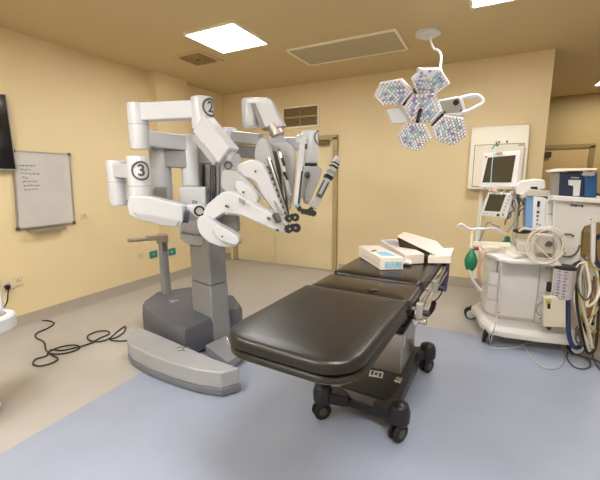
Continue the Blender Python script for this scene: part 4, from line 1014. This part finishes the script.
# breathing bag
c = aty(470.5, 260, 3.52)
t = thing('breathing_bag', aty(470, 271, 3.52), 'green breathing bag hanging at left side of the anaesthesia machine', 'breathing bag')
hh = (aty(470.5, 248, 3.52)-aty(470, 271, 3.52)).length
mb = MB(); mb.lathe(aty(470, 271.5, 3.52), aty(472, 248, 3.52)-aty(470, 271.5, 3.52), [(0, .014), (hh*.08, .034), (hh*.25, .05), (hh*.5, .056), (hh*.72, .042), (hh*.9, .02), (hh, .014)]); new('bag', mb, 'green', t)
mb = MB(); mb.cyl(aty(474, 248.3, 3.52), aty(479, 248.3, 3.52), .016); new('red_connector', mb, 'red', t)
mb = MB(); mb.tube([aty(469, 268.5, 3.5), aty(471, 276, 3.49), aty(475, 284, 3.49), aty(481, 291, 3.5)], .016, 10); new('white_hose', mb, 'whiteh', t)
mb = MB(); mb.tube([aty(484, 250, 3.4), aty(482, 258, 3.38), aty(479, 268, 3.4), aty(480, 280, 3.42), aty(483, 284, 3.45)], .012, 8); tag(new('breathing_tube', mb, 'pink'), 'pale pink tube running down the drawers beside the green bag', 'tube')
mb = MB(); mb.tube([aty(501, 262, 3.30), aty(500, 290, 3.28), aty(497, 315, 3.24), aty(493, 332, 3.2), atz(489, 336, .135), atz(491, 345, .008)], .005, 8); tag(new('drain_tube', mb, 'tube'), 'thin clear tube down the drawer fronts to the front castor', 'tube')

# coiled white hose
cc = V(aty(545.5, 246.5, 3.4)); mb = MB(); pts = []
for k in range(104):
    a = 2*math.pi*k/16; r_ = .128+.016*math.sin(k*.31)+.014*math.sin(k*.13)
    pts.append(cc+V((math.cos(a)*r_*.86+.008*math.sin(k*.5), -.02+.0006*k, math.sin(a)*r_*1.05)))
pts += [aty(553, 262, 3.4), aty(553.5, 275, 3.4), aty(552, 290, 3.4), aty(549, 300, 3.4)]
mb.tube(pts, .0045, 6, 3); tag(new('coiled_hose', mb, 'whiteh'), 'white hose looped in round coils on the front of the machine', 'hose')
ypoly([(537, 235), (554, 236), (554, 254), (537, 253)], 3.5, .12, 'gas_connector_plate', 'cartg', AM, .01)
mb = MB(); q = aty(549, 243.5, 3.49); mb.cyl(q, q-V((0, .03, 0)), .022); mb.cyl(aty(546, 245, 3.49), aty(546, 245, 3.46), .01); new('gas_connector', mb, 'dgrey', AM)
# small metal bracket with lead on the right panel
mb = MB(); mb.tube([aty(x_, y_, 3.52) for x_, y_ in ((561, 246), (560, 240), (563, 235), (570, 234.5), (574, 236.5))], .007); mb.tube([aty(x_, y_, 3.52) for x_, y_ in ((561, 240), (564, 250), (565, 254))], .006); mb.tube([aty(x_, y_, 3.52) for x_, y_ in ((558, 255), (565, 256.5), (572, 256), (577, 252), (580, 245))], .007)
tag(new('sensor_lead', mb, 'dgrey'), 'dark grey sensor lead drooping in a loop on the machine side housing', 'cable')
mb = MB(); plate(mb, [(556, 221), (563, 221), (564, 234), (561, 240), (556, 236)], 3.05, .05); tag(new('plastic_bag', mb, 'tube', bev=.01), 'clear crumpled plastic bag hanging on the machine right of the white modules', 'bag')

# suction canister
q = aty(562, 298, 3.42); qt = aty(562, 268, 3.42)
t = thing('suction_canister', q, 'clear suction canister with black lid mounted on the right of the machine', 'canister')
hh = qt.z-q.z
mb = MB(); mb.lathe(q, (0, 0, 1), [(0, .06), (.01, .072), (hh*.5, .076), (hh-.01, .082), (hh, .082)]); new('jar', mb, 'clear', t)
mb = MB(); mb.lathe(q+V((0, 0, hh)), (0, 0, 1), [(0, .086), (.014, .086), (.022, .07), (.028, .03)]); new('lid', mb, 'black', t)
mb = MB()
fa_ = math.atan2(-q.y, -q.x)
for k in range(9):
    z_ = .03+k*hh*.1
    for e in range(2):
        a0 = fa_-.55+e*.5; w_ = .3 if (k+e) % 2 else .2
        mb.loft([[V((q.x+math.cos(a)*r_, q.y+math.sin(a)*r_, q.z+z_+dz)) for r_, dz in ((.083, 0), (.085, 0), (.085, .006), (.083, .006))] for a in [a0+w_*j/4 for j in range(5)]])
new('scale_marks', mb, 'purple', t)
mb = MB(); mb.box(q+V((-.1, -.02, hh*.35)), (.03, .04, .08)); new('bracket', mb, 'black', t, .006)
# beige pump box
t = thing('pump_unit', aty(555, 329, 3.36), 'beige metal pump box under the suction canister on the platform', 'pump')
ypoly([(543.5, 297), (566, 296), (566, 328), (543, 327)], 3.36, .14, 'case', 'beige', t, .01)
ypoly([(547.5, 304), (550.5, 304), (550.5, 309), (547.5, 309)], 3.352, .02, 'socket', 'black', t, .002)
ypoly([(546, 299), (551, 299), (551, 303), (546, 303)], 3.35, .02, 'yellow_tag', 'yellow', t, .002)
ypoly([(545, 327), (552, 328), (549, 331)], 3.36, .05, 'foot', 'black', t, .002)
# white ring lead left of pump
mb = MB(); mb.tube([aty(543, 302, 3.35), aty(538, 305, 3.33), aty(537, 312, 3.33), aty(542, 317, 3.34)], .005); tag(new('loop_lead', mb, 'grey'), 'small grey lead looped left of the beige pump box', 'cable')

# hanging hose bundle at the right edge
def hose(pts, D, r_, m_, label, j=.0, sm=8):
    P = [atd(x_, y_, D+j*i) for i, (x_, y_) in enumerate(pts)]
    mb = MB(); mb.tube(P, r_, 9, sm); return tag(new('hose', mb, m_), label, 'hose')
hose([(580, 262), (572, 268), (569, 285), (568, 310), (569, 335), (574, 347), (581, 345), (584, 332)], 2.86, .017, 'blue', 'thick blue hose hanging left of the white and black hoses at right')
hose([(586, 262), (578, 266), (574, 278), (575, 300), (580, 322), (587, 344), (590, 352)], 2.82, .011, 'whiteh', 'outermost white hose hanging in a long bow beside the thick blue hose')
hose([(586, 264), (580, 270), (577, 285), (577, 305), (581, 328), (586, 350), (591, 353), (596, 345), (598, 320), (600, 295)], 2.8, .010, 'black', 'black hose hanging lowest, nearly touching the floor by the castor')
hose([(588, 262), (582, 268), (580, 285), (584, 310), (590, 335), (592, 348)], 2.78, .009, 'cartg', 'greyish hose second in from the outer white hose')
hose([(585, 262), (588, 272), (590, 290), (587, 306), (596, 300), (602, 285)], 2.76, .010, 'whiteh', 'white hose hanging straight down the middle of the bundle')
hose([(575, 268), (583, 264), (592, 266), (600, 270), (610, 274)], 2.78, .006, 'yellow', 'yellow hose crossing the top of the bundle to the right')
hose([(590, 260), (596, 275), (602, 290), (597, 310), (587, 322), (594, 330), (604, 334)], 2.8, .006, 'yellow', 'yellow hose hanging inside the loops near the right edge')
hose([(594, 262), (602, 280), (603, 300), (596, 314), (586, 318)], 2.84, .013, 'blue', 'blue hose curving in from the right edge at mid height')
hose([(600, 236), (594, 242), (596, 262), (606, 268)], 2.9, .02, 'blue', 'blue hose behind the white upright bar at right edge')
hose([(585, 233), (589, 230), (594, 236), (592, 250), (587, 260)], 2.95, .016, 'cartg', 'pale corrugated hose seen in the gap of the side housing')
hose([(583, 270), (586, 290), (585, 310), (590, 330)], 2.85, .009, 'tube', 'clear tube hanging in the middle of the hose bundle')
hose([(576, 332), (580, 338), (582, 345), (576, 340), (577, 326)], 2.8, .008, 'dgrey', 'short dark hose loop beside the right castor')
hose([(589, 262), (583, 267), (579, 278), (579, 296), (584, 316), (589, 336), (594, 348)], 2.79, .007, 'yellow', 'thin yellow hose just inside the outer white hose')
hose([(592, 262), (597, 272), (598, 290), (593, 312), (588, 332), (590, 344)], 2.81, .008, 'whiteh', 'white hose nearest the right edge crossing in front of the tan board')
hose([(578, 266), (585, 275), (592, 292), (596, 312), (594, 334)], 2.83, .006, 'tube', 'thin clear tube crossing the bundle diagonally')
hose([(580, 264), (577, 276), (579, 292), (586, 300), (592, 292), (594, 276)], 2.75, .006, 'dgrey', 'thin grey cable forming a short U loop high in the bundle')
mb = MB(); mb.box((1.04, 4.15, .40), (.44, .05, .74)); k = new('tan_screen', mb, 'tan', bev=.005); tag(k, 'tan wooden board standing behind the hanging hoses at right edge', 'board')
mb = MB(); mb.box((1.04, 4.15, .02), (.4, .25, .03)); new('foot', mb, 'tan', k)

# tubes and leads on the blue floor
def lay(pts, r_, m_, label, cat='tube', nm='floor_tube'):
    mb = MB(); mb.tube([atz(x_, y_, .004+r_) for x_, y_ in pts], r_, 8); return tag(new(nm, mb, m_), label, cat)
lay([(487, 347), (495, 349), (505, 348.5), (518, 347), (524, 344), (536, 342.5)], .005, 'tube', 'clear tube lying on the blue floor below the platform front edge')
lay([(524, 342), (527, 350), (532, 358), (541, 366), (552, 368.5), (560, 366), (562.5, 358), (561, 348), (558, 338)], .006, 'tube', 'clear tube lying in a wide bow on the blue floor in front of machine')
lay([(568, 352), (567, 358), (573, 366), (583, 369), (590, 366), (589, 360), (582, 356), (572, 354), (596, 360), (604, 368)], .006, 'dgrey', 'dark cable loop on the blue floor under the hanging hoses', 'cable', 'floor_cable')
lay([(592, 352), (595, 362), (602, 372)], .006, 'dgrey', 'short dark cable at the right edge of the blue floor', 'cable', 'floor_cable')
